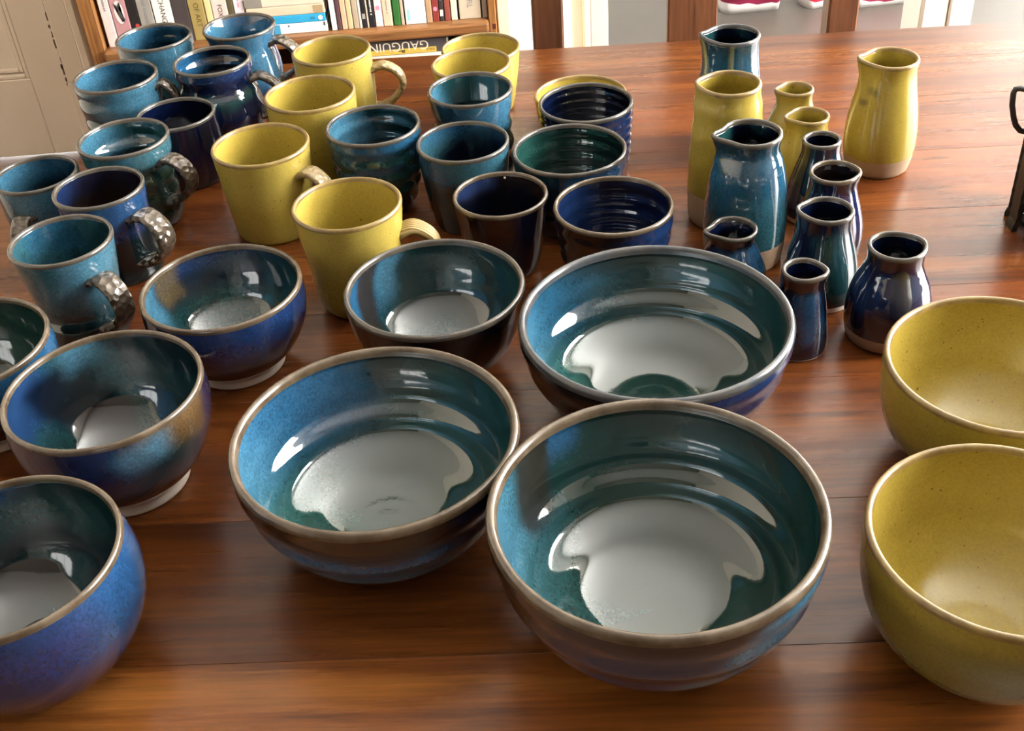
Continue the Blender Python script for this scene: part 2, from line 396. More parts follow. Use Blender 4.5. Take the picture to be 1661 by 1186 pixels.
GLZ = .45
C = {k: tuple(x * GLZ * (1.3 if k[:3] in ('yel', 'oli', 'sla') else 1.25 if k in ('sky', 'cyan', 'blue', 'teal') else 1) for x in v) for k, v in C.items()}
def color_of(layers, th, zf, inside, seed):  # layers mix real dips with painted light from the right-hand window
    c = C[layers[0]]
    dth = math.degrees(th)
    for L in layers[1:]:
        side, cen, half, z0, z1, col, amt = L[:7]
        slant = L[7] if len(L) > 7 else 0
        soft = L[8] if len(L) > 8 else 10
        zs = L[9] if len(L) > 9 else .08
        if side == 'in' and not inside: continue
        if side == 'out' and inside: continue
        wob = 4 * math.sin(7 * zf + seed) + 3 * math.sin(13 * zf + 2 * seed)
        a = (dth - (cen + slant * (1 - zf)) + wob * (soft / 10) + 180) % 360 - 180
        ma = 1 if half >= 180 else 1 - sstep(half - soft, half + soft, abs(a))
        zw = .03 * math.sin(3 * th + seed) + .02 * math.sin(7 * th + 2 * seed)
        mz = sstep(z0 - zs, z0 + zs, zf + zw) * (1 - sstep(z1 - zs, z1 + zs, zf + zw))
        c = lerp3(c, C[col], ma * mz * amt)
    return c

def strip_mesh(name, rings, mat, parent, layers=None, inside=None, zmax=1, seed=0, cap0=False, cap1=False):
    """rings: list of lists of 3D points (same count)"""
    n = len(rings[0]); verts = [p for r in rings for p in r]; faces = []
    for i in range(len(rings) - 1):
        for k in range(n):
            a, b = i * n + k, i * n + (k + 1) % n
            faces.append((a, b, b + n, a + n))
    if cap0: faces.append(tuple(range(n))[::-1])
    if cap1: faces.append(tuple((len(rings) - 1) * n + k for k in range(n)))
    o = mesh_obj(name, verts, faces, mat, parent, True)
    if layers:
        ca = o.data.color_attributes.new('glaze', 'FLOAT_COLOR', 'POINT'); buf = []
        for i, r in enumerate(rings):
            ins = inside[i]
            for k, pnt in enumerate(r):
                th = math.atan2(pnt[1], pnt[0])
                buf.extend((*color_of(layers, th, pnt[2] / zmax, ins, seed), 1))
        ca.data.foreach_set('color', buf)
    return o

def make_handle(parent, rad, h, theta, ext, z_hi, z_lo, wid, thick, mat, prof):
    zt, zb = z_hi * h, z_lo * h
    rt_, rb_ = prof(z_hi) - .003, prof(z_lo) - .003
    c = catmull([(rt_, zt - .001), (rt_ + ext * .45, zt + .003), (rt_ + ext * .92, zt - .006), (max(rt_, rb_) + ext * 1.05, (zt * .55 + zb * .45)),
                 (rb_ + ext * .75, zb + .010), (rb_ + ext * .3, zb + .001), (rb_, zb)], 5)
    ct, sn = math.cos(theta), math.sin(theta); rings = []; across = []
    for i, (a, z) in enumerate(c):
        p0 = c[max(0, i - 1)]; p1 = c[min(len(c) - 1, i + 1)]
        t = Vector((p1[0] - p0[0], p1[1] - p0[1])).normalized(); nrm = Vector((-t.y, t.x))
        flare = 1 + .25 * (abs(i / (len(c) - 1) - .5) * 2) ** 3
        r = []
        for k in range(20):
            an = 2 * math.pi * k / 20
            ca, sa = math.cos(an), math.sin(an)
            u = wid / 2 * flare * math.copysign(abs(ca) ** .55, ca); v = thick / 2 * math.copysign(abs(sa) ** .7, sa)
            rr = a + nrm.x * v; zz = z + nrm.y * v
            r.append((rr * ct - u * sn, rr * sn + u * ct, zz)); across.append(u / wid)
        rings.append(r)
    o = strip_mesh('handle', rings, mat, parent, cap0=True, cap1=True)
    at = o.data.attributes.new('across', 'FLOAT', 'POINT'); at.data.foreach_set('value', across)
    return o

M_UMB = plain('dark_speck', (.004, .003, .003), .4); M_PALE = plain('pale_speck', (.6, .58, .5), .4)
def vessel(name, label, cat, group, nx, ny, nr, h, outer, layers, mat, rim, wall=.0036, foot=0, footmat=None, inner=None, ripple=(0, 0), iripple=(0, 0),
           spout=None, handle=None, seg=96, oval=0, lip=.0026, floor=.007, tilt=0, specks=()):
    s = CAMH - h                       # sight line through the rim meets the rim's own height
    x, y, r = nx * s, ny * s, nr * s
    root = empty(name, (x, y, TABLE)); tag(root, label, cat, group)
    seed = (nx * 37 + ny * 11) % 6.28
    oc = catmull([(a * r, z * h) for a, z in outer], 9)
    def rout(z):
        for (a, za), (b, zb) in zip(oc, oc[1:]):
            if za <= z <= zb and zb > za: return a + (b - a) * (z - za) / (zb - za)
        return oc[-1][0]
    def rip(rr, z, amp, k, hi=.86):
        fade = sstep(0, .18, z / h) * (1 - sstep(hi, min(1, hi + .3), z / h))
        return rr + amp * math.sin(2 * math.pi * k * z / h + seed) * fade
    def ring(rr, z, off=0):
        out = []
        for k in range(seg):
            th = 2 * math.pi * k / seg; q = rr
            q *= 1 + oval * math.cos(2 * (th - .6))
            zz = z
            if spout:
                a, amp, sig, up = spout
                dd = (math.degrees(th) - a + 180) % 360 - 180
                g = math.exp(-(dd / sig) ** 2) * sstep(.72, 1.0, z / h)
                g2 = math.exp(-((abs(dd) - sig * 2.1) / (sig * 1.1)) ** 2) * sstep(.75, 1.0, z / h)
                q += amp * r * g - .10 * amp * r * g2 * 2; zz += up * h * g
            zz += tilt * math.cos(th) * sstep(.5, 1, z / h)
            out.append((q * math.cos(th), q * math.sin(th), zz))
        return out
    zl = h - lip
    # outer
    NO = 46
    zfoot = foot * h
    zs = [zfoot + (zl - zfoot) * i / NO for i in range(NO + 1)]
    ro = [ring(rip(rout(z), z, *ripple), z) for z in zs]
    # inner profile, top to floor
    if inner is None:
        fr = floor / h
        ri0 = lambda z: rout(z) - wall
        zc = floor + .16 * h
        prof = []
        for i in range(40):
            z = zl + (zc - zl) * i / 40; prof.append((rip(ri0(z), z, *(iripple if iripple[1] else ripple)), z))
        rc = ri0(zc)
        for i in range(15):
            a = math.pi / 2 * i / 14
            prof.append((rc * (.72 + .28 * math.cos(a)), zc - (zc - floor) * math.sin(a)))
        for q in (.55, .35, .18, .06): prof.append((rc * .72 * q / .72 * .72, floor))
        prof.append((.0005, floor))
    else:
        ic = catmull([(a * r, z * h) for a, z in inner], 10)
        prof = [(max(.0005, rip(a, z, *iripple, hi=.45)), z) for a, z in ic if z < zl + 1e-6]
        prof[0] = (rout(zl) - wall, zl)
    rin = [ring(a, z) for a, z in prof]
    # rim lip
    R0, R1 = rout(zl), prof[0][0]; mid, hw = (R0 + R1) / 2, (R0 - R1) / 2
    rims = [ring(rout(zl - .0012) + .0002, zl - .0012)] + [ring(mid + (hw + .0002) * math.cos(math.pi * i / 10), zl + lip * math.sin(math.pi * i / 10)) for i in range(11)]
    rims.append(ring(R1 - .0003 - .0002, zl - .0010))
    strip_mesh('rim', rims, rim, root)
    body = strip_mesh('body', ro + rin[::1], mat, root, layers, [False] * len(ro) + [True] * len(rin), h, seed, cap0=(foot == 0), cap1=True)
    # remove the band bridging outer top and inner top (the rim covers it)
    if foot:
        fz = [0, .0008] + [zfoot * i / 8 for i in range(1, 9)]
        rf = [ring(max(.001, rout(0) - (.0012 if z == 0 else 0)) if z < .001 else rip(rout(z), z, *ripple), z) for z in fz]
        strip_mesh('foot', rf, footmat or M_CLAY, root, cap0=True, cap1=False)
    for (sth, szf, sin_, smat, sr) in specks:
        bm = bmesh.new(); bmesh.ops.create_uvsphere(bm, u_segments=10, v_segments=6, radius=sr)
        q = (rout(szf * h) - (wall if sin_ else 0)); a = math.radians(sth)
        bmesh.ops.translate(bm, vec=(q * math.cos(a), q * math.sin(a), szf * h), verts=bm.verts); bm_obj('speck', bm, smat, body, True)
    if handle:
        th, ext, zh, zlo, wd, tk, hm = handle
        make_handle(root, r, h, math.radians(th), ext, zh, zlo, wd, tk, hm, lambda q: rip(rout(q * h), q * h, *ripple))
    return root

BO = [(.40, 0), (.43, .03), (.46, .075), (.56, .13), (.70, .23), (.82, .36), (.915, .55), (.975, .77), (1.0, 1.0)]
BI = [(.96, 1.0), (.935, .8), (.88, .6), (.79, .42), (.67, .28), (.52, .175), (.36, .115), (.18, .095), (.0005, .09)]
BIw = [(.95, 1.0), (.955, .8), (.915, .6), (.84, .42), (.72, .28), (.57, .175), (.38, .115), (.18, .095), (.0005, .09)]
BR = [(.585, 0), (.595, .02), (.585, .09), (.605, .125), (.70, .19), (.85, .34), (.96, .53), (1.015, .74), (1.0, 1.0)]

GB = 'blue glazed bowls on the table'  # paler left insides and darker right insides: dip colour plus painted light
# three large teal bowls
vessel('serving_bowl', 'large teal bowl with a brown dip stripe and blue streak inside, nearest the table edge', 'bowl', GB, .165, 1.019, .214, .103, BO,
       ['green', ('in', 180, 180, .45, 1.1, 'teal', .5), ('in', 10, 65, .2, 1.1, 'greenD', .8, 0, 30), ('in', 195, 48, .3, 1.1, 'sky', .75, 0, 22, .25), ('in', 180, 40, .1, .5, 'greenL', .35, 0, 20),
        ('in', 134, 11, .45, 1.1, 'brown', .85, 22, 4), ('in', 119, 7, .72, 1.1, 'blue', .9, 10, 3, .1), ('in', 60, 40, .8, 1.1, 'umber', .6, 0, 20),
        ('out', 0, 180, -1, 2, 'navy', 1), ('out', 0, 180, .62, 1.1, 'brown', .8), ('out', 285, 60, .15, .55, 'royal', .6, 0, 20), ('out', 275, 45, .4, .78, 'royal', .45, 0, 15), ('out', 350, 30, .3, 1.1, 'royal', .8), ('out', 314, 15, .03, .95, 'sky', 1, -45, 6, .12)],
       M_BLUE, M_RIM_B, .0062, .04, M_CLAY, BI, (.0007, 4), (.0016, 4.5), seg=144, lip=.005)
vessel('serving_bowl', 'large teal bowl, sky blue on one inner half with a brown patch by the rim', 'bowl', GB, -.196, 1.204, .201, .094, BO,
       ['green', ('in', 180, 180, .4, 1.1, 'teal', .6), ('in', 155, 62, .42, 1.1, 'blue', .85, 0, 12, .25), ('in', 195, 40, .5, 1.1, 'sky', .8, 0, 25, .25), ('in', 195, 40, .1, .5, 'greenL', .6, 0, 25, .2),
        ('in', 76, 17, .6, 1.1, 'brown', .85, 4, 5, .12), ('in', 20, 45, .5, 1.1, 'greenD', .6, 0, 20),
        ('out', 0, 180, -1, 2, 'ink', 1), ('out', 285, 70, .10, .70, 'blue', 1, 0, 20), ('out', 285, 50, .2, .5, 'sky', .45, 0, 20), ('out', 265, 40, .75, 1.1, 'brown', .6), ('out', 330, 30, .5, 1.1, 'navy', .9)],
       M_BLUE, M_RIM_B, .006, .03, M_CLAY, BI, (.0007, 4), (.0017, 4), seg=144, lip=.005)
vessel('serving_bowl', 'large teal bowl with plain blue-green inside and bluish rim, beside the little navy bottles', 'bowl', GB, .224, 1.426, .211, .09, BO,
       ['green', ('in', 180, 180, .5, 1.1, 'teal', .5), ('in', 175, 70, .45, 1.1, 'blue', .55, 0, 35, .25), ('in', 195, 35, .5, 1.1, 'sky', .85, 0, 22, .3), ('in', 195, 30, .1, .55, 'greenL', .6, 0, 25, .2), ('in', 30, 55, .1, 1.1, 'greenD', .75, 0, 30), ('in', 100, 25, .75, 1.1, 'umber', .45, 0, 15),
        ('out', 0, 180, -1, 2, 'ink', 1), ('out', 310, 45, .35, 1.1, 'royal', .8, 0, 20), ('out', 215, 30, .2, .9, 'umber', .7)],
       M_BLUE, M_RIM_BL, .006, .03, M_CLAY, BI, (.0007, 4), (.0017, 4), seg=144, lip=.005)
# smaller blue bowls
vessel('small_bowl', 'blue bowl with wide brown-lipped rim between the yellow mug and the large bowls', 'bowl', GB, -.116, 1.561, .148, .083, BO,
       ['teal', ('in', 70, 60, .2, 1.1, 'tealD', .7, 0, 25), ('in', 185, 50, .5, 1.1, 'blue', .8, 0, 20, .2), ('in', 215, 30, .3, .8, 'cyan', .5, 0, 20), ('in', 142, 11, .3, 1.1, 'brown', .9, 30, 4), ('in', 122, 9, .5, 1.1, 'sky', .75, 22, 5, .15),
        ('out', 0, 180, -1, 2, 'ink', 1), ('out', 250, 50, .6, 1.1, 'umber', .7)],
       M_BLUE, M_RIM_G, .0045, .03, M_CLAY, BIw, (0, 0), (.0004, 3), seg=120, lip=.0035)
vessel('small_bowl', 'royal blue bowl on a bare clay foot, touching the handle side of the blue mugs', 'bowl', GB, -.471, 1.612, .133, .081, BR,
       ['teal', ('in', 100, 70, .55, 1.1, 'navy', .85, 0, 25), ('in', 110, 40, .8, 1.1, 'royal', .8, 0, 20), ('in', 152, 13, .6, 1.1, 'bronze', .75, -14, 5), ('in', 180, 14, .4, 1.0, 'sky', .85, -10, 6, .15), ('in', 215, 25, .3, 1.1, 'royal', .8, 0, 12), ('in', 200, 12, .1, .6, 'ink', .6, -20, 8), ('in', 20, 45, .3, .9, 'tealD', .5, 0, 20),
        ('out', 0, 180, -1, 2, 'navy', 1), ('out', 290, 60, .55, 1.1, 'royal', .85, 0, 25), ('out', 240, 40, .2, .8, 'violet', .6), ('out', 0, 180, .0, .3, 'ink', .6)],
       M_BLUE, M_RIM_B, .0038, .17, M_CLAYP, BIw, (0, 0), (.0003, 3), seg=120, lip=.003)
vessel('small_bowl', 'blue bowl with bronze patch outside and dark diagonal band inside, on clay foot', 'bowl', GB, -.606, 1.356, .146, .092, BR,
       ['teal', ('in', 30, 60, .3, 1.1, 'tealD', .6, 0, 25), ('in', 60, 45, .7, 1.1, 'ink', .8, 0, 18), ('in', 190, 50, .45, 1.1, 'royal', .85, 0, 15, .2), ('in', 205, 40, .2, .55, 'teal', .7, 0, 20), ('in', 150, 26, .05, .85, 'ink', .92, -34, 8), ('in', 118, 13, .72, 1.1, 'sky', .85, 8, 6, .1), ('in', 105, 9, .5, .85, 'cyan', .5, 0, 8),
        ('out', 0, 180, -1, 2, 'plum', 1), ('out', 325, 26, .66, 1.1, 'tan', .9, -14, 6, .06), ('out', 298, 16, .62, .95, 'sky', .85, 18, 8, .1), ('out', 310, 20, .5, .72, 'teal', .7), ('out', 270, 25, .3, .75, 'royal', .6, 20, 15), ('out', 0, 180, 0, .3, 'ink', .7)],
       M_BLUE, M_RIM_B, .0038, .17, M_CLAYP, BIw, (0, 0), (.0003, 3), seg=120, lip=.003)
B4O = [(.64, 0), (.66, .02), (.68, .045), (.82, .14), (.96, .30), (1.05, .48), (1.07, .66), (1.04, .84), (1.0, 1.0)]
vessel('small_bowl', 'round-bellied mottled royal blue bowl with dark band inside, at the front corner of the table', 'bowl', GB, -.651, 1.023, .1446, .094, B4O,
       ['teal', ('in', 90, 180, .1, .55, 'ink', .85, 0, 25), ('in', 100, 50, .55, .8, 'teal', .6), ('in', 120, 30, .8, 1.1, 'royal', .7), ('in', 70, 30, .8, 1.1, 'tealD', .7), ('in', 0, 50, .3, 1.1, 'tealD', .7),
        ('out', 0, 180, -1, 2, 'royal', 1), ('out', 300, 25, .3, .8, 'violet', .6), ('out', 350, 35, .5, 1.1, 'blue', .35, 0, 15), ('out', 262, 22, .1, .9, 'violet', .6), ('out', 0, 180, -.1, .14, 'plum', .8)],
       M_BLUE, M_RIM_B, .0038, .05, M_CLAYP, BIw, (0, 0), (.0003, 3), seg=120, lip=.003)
vessel('small_bowl', 'dark teal bowl with blue outside, at the table end beside the pinched-waist mug', 'bowl', GB, -.864, 1.499, .1333, .085, BR,
       ['green', ('in', 180, 180, .6, 1.1, 'greenD', .6), ('out', 0, 180, -1, 2, 'ink', 1), ('out', 340, 50, .5, 1.1, 'blue', .85), ('out', 270, 30, .7, 1.1, 'brown', .8)],
       M_BLUE, M_RIM_B, .0038, .17, M_CLAYP, BIw, (0, 0), (.0003, 3), seg=120, lip=.003)
# yellow bowls
GYB = 'yellow glazed bowls'  # darker yellow and olive low down carry painted shading
YO = [(.46, 0), (.50, .03), (.60, .08), (.76, .18), (.90, .35), (.975, .56), (1.0, .8), (1.0, 1.0)]
vessel('yellow_bowl', 'mustard yellow bowl with a slate grey flush outside, at the front of the table', 'bowl', GYB, .566, .926, .1615, .096, YO,
       ['yel', ('in', 0, 180, .0, .5, 'yelD', .3), ('out', 0, 180, -1, 2, 'olive', 1), ('out', 0, 180, .8, 1.2, 'yelD', .7), ('out', 292, 45, .1, .72, 'slate', .9, 0, 22, .2), ('out', 0, 180, -.1, .1, 'slate', .6)],
       M_YEL, M_RIM_Y, .0042, 0, None, BIw, (0, 0), (.0003, 3), seg=120, lip=.003)
vessel('yellow_bowl', 'mustard yellow bowl with plain olive outside, beside the squat navy jug', 'bowl', GYB, .6907, 1.2516, .1624, .09, YO,
       ['yel', ('in', 0, 180, .0, .5, 'yelD', .3), ('out', 0, 180, -1, 2, 'yelD', 1), ('out', 0, 180, -.1, .5, 'olive', .8)],
       M_YEL, M_RIM_Y, .0042, 0, None, BIw, (0, 0), (.0003, 3), seg=120, lip=.003)

# ---- blue mugs
GM = 'blue glazed mugs'
S1 = [(.84, 0), (.88, .03), (.92, .2), (.96, .5), (.985, .8), (1, 1)]
TQ = ['tealD', ('in', 0, 180, .72, 1.1, 'blue', .5), ('in', 190, 70, .55, 1.1, 'sky', .75, 0, 25, .2), ('in', 20, 70, .3, .95, 'ink', .6, 0, 30), ('out', 0, 180, .5, 1.1, 'sky', .75, 0, 10, .2), ('out', 225, 35, .3, .95, 'tealD', .75, 0, 20), ('out', 0, 180, .3, .5, 'teal', .7)]  # dip colours plus painted light: bright left inside, shaded right inside
HB = lambda th, ext=.030, zh=.80, zl=.30, wd=.019: (th, ext, zh, zl, wd, .0075, M_HBR)
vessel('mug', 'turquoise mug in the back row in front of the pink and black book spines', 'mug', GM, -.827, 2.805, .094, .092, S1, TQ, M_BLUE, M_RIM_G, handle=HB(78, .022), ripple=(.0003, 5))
vessel('mug', 'bright blue waisted mug with wide flaring lip in front of the stacked flat books', 'mug', GM, -.618, 2.834, .093, .095,
       [(.80, 0), (.86, .05), (.94, .25), (.96, .45), (.90, .64), (.86, .74), (.92, .88), (1, 1)],
       ['tealD', ('in', 0, 180, .7, 1.1, 'blue', .8), ('in', 200, 70, .5, 1.1, 'sky', .8, 0, 20), ('out', 0, 180, .2, 1.1, 'blue', .9), ('out', 300, 50, .3, 1.1, 'sky', .6, 0, 25), ('out', 225, 30, .3, 1.1, 'ink', .7)], M_BLUE, M_RIM_G, handle=HB(-12, .03, .78))
vessel('mug', 'dark blue bellied mug with a straight collar and grey handle beside the yellow mugs', 'mug', GM, -.651, 2.617, .091, .095,
       [(.90, 0), (.98, .08), (1.10, .28), (1.12, .45), (1.04, .60), (.95, .70), (.95, .80), (1, .88), (1, 1)],
       ['ink', ('in', 200, 80, .6, 1.1, 'blue', .8, 0, 25), ('out', 0, 180, .3, 1.1, 'navy', .9), ('out', 0, 180, .82, 1.1, 'royal', .55), ('out', 0, 180, .56, .68, 'teal', .7, 0, 10, .04)], M_BLUE, M_RIM_G, handle=HB(2, .028, .72, .25), ripple=(.0006, 4))
vessel('mug', 'turquoise mug with dark lower half, standing nearest the cream door', 'mug', GM, -.868, 2.567, .097, .095,
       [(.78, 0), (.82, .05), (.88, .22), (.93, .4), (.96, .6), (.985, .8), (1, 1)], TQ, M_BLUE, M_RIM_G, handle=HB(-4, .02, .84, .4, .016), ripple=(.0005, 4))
vessel('mug', 'midnight navy straight mug with thin pale rim among the blue mugs', 'mug', GM, -.682, 2.325, .085, .076,
       [(.90, 0), (.96, .04), (1.02, .3), (1.03, .6), (1.01, .85), (1, 1)], ['ink', ('in', 160, 80, .6, 1.1, 'navy', .9, 0, 25), ('out', 0, 180, .2, 1.1, 'navy', .45)], M_BLUE, M_RIM_G)
vessel('mug', 'teal waisted mug with rippled sides, collar and lustrous bronze handle', 'mug', GM, -.772, 2.224, .095, .096,
       [(.80, 0), (.86, .05), (.92, .16), (.90, .26), (.93, .38), (.90, .48), (.92, .58), (.86, .68), (.90, .74), (.97, .80), (.985, .9), (1, 1)],
       ['tealD', ('in', 0, 180, .72, 1.1, 'teal', .7), ('in', 190, 70, .66, 1.1, 'sky', .75, 0, 25), ('out', 0, 180, .1, 1.1, 'green', .6), ('out', 0, 180, .74, 1.1, 'cyan', .75), ('out', 225, 40, .74, 1.1, 'teal', .5)], M_BLUE, M_RIM_G, handle=HB(-24, .03, .78, .3))
vessel('mug', 'turquoise mug at the short table end with its handle turned away from the bookcase', 'mug', GM, -.915, 2.085, .083, .085,
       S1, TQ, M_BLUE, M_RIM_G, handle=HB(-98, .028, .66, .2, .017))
vessel('mug', 'cobalt mug with dark brown inside and silvery wide handle, between two teal mugs', 'mug', GM, -.771, 2.006, .088, .091,
       [(.93, 0), (.95, .05), (.90, .2), (.90, .45), (.94, .7), (.97, .85), (1, 1)],
       ['umber', ('in', 0, 180, .75, 1.1, 'navy', .5), ('in', 200, 60, .8, 1.1, 'royal', .5, 0, 25), ('out', 0, 180, -1, 2, 'tealD', 1), ('out', 0, 180, .52, 1.1, 'royal', .95), ('out', 300, 50, .7, 1.1, 'blue', .4, 0, 25)], M_BLUE, M_RIM_G, handle=HB(-30, .032, .74, .2, .022))
vessel('mug', 'turquoise mug with pinched waist and crackled bronze handle, nearest the blue bowls', 'mug', GM, -.791, 1.81, .093, .098,
       [(.76, 0), (.82, .04), (.87, .14), (.86, .24), (.80, .33), (.82, .42), (.88, .6), (.94, .8), (1, 1)],
       ['tealD', ('in', 0, 180, .65, 1.1, 'teal', .6), ('in', 190, 60, .4, 1.1, 'cyan', .5, 0, 30, .2), ('in', 120, 40, .7, 1.1, 'blue', .4), ('in', 20, 60, .3, .95, 'ink', .5, 0, 30), ('out', 0, 180, .38, 1.1, 'cyan', .8, 0, 10, .15), ('out', 310, 45, .55, 1.1, 'sky', .6, 0, 25), ('out', 215, 30, .4, .95, 'teal', .6)], M_BLUE, M_RIM_G, handle=HB(-40, .030, .72, .22, .020))

# ---- yellow mugs
GY = 'yellow glazed mugs'
YL = ['yel', ('in', 0, 180, .0, .6, 'yelD', .4), ('in', 200, 50, .7, 1.1, 'yelL', .5, 0, 25), ('out', 0, 180, .55, 1.1, 'yelL', .35), ('out', 0, 180, -1, .45, 'yelD', .5)]  # lit inner side and shaded lower part painted into the yellow
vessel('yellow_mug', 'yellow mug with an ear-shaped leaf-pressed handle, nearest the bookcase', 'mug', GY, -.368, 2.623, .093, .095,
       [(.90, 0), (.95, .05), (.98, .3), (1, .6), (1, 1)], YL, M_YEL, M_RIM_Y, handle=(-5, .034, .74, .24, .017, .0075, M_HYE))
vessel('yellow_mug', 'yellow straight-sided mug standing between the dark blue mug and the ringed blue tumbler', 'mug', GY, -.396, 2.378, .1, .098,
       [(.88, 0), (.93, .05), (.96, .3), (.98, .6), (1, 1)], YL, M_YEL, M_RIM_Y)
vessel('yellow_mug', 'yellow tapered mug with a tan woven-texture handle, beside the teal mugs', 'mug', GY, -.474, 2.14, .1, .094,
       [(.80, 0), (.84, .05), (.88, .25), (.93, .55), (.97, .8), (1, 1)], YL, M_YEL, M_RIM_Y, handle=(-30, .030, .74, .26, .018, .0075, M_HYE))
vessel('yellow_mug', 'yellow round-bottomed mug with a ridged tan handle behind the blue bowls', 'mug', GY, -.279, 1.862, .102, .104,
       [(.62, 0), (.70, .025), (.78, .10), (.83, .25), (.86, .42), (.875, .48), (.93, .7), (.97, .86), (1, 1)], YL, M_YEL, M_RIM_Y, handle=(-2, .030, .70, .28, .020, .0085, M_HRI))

# ---- tumblers
GT = 'handleless tumblers'  # pale left insides and right outsides carry some painted window light
YT = [(.70, 0), (.75, .04), (.84, .3), (.92, .6), (.97, .85), (1, 1)]
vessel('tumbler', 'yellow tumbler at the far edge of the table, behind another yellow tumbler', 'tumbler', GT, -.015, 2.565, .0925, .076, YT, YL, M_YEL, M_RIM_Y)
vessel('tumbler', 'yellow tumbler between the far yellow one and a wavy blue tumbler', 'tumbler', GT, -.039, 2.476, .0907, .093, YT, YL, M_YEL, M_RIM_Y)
vessel('tumbler', 'blue tumbler with wavy sides in front of the yellow tumblers', 'tumbler', GT, -.044, 2.334, .093, .104,
       [(.80, 0), (.86, .05), (.93, .18), (.88, .30), (.95, .42), (.88, .53), (.93, .62), (.88, .69), (.93, .78), (.97, .88), (1, 1)],
       ['tealD', ('in', 0, 180, .7, 1.1, 'teal', .6), ('in', 195, 60, .6, 1.1, 'sky', .8, 0, 22), ('out', 0, 180, .7, 1.1, 'blue', .7), ('out', 300, 45, .68, 1.1, 'sky', .6, 0, 20), ('out', 215, 30, .4, 1.1, 'ink', .6)], M_BLUE, M_RIM_G)
vessel('tumbler', 'blue tumbler with horizontal throwing rings, between the yellow mugs', 'tumbler', GT, -.248, 2.191, .099, .094,
       [(.62, 0), (.70, .05), (.80, .2), (.90, .42), (.95, .65), (.96, .8), (1, 1)],
       ['tealD', ('in', 195, 80, .45, 1.1, 'sky', .8, 0, 25, .2), ('out', 0, 180, .25, 1.1, 'teal', .7), ('out', 0, 180, .80, 1.1, 'blue', .7), ('out', 0, 180, .60, .68, 'blue', .55, 0, 10, .03), ('out', 0, 180, .42, .48, 'teal', .8, 0, 10, .03), ('out', 0, 180, -1, .25, 'ink', .7)], M_BLUE, M_RIM_G, ripple=(.0007, 5.5))
vessel('tumbler', 'smooth turquoise-lipped blue tumbler with a pinhole speck, behind the small dark tumbler', 'tumbler', GT, -.063, 2.081, .093, .089,
       [(.70, 0), (.76, .05), (.84, .25), (.91, .5), (.97, .8), (1, 1)],
       ['ink', ('in', 195, 70, .5, 1.1, 'cyan', .65, 0, 25, .2), ('in', 0, 180, .85, 1.1, 'blue', .4), ('out', 0, 180, .2, 1.1, 'tealD', .9), ('out', 0, 180, .72, 1.1, 'blue', .6), ('out', 320, 50, .62, 1.0, 'cyan', .7, 0, 25)], M_BLUE, M_RIM_G, specks=((283, .74, False, M_UMB, .0009),))
vessel('tumbler', 'wide navy tumbler with ribbed sides in front of a yellow cup', 'tumbler', GT, .196, 2.219, .099, .075,
       [(.86, 0), (.90, .05), (.95, .3), (.97, .6), (.99, .85), (1, 1)],
       ['ink', ('in', 195, 70, .4, 1.1, 'navy', .95, 0, 25), ('out', 0, 180, .1, 1.1, 'navy', .7), ('out', 330, 40, .2, .95, 'royal', .45, 0, 20)], M_BLUE, M_RIM_G, ripple=(.0006, 8))
vessel('tumbler', 'low yellow dish almost hidden behind the wide navy tumbler', 'dish', GT, .1895, 2.262, .0975, .040,
       [(.80, 0), (.88, .08), (.96, .4), (.98, .65), (1.0, .9), (1, 1)], YL, M_YEL, M_RIM_Y)
vessel('tumbler', 'wide dark green tumbler with teal lip between two navy tumblers', 'tumbler', GT, .144, 2.011, .111, .081,
       [(.70, 0), (.76, .05), (.86, .25), (.94, .55), (.98, .8), (1, 1)],
       ['greenD', ('in', 190, 60, .4, 1.1, 'greenL', .6, 0, 25, .25), ('in', 20, 60, .2, .9, 'ink', .5, 0, 30), ('out', 0, 180, -1, 2, 'navy', 1), ('out', 310, 50, .7, 1.0, 'blue', .6), ('out', 215, 40, .7, 1.1, 'teal', .6)], M_BLUE, M_RIM_G, ripple=(.0004, 6))
vessel('tumbler', 'small near-black tumbler with brown rim and a white speck inside', 'tumbler', GT, .003, 1.851, .088, .078,
       [(.66, 0), (.72, .04), (.80, .2), (.88, .5), (.95, .8), (1, 1)],
       ['umber', ('in', 170, 70, .8, 1.1, 'royal', .55), ('in', 0, 180, .0, .8, 'ink', .9), ('out', 0, 180, -1, 2, 'ink', 1), ('out', 300, 14, .2, .95, 'navy', .9), ('out', 250, 25, .7, 1.1, 'umber', .4)], M_BLUE, M_RIM_B, specks=((82, .93, True, M_PALE, .0011),))
vessel('tumbler', 'wide cobalt-lined tumbler with brown rim, behind the plain blue-green bowl', 'tumbler', GT, .202, 1.78, .107, .088,
       [(.68, 0), (.74, .05), (.84, .25), (.93, .55), (.98, .8), (1, 1)],
       ['navy', ('in', 180, 80, .4, 1.1, 'royal', .45, 0, 30, .25), ('in', 80, 35, .75, 1.1, 'umber', .8, 0, 18), ('out', 0, 180, -1, 2, 'ink', 1), ('out', 320, 45, .5, 1.0, 'royal', .6, 0, 20), ('out', 240, 40, .6, 1.1, 'umber', .7)], M_BLUE, M_RIM_B, ripple=(.0004, 6))

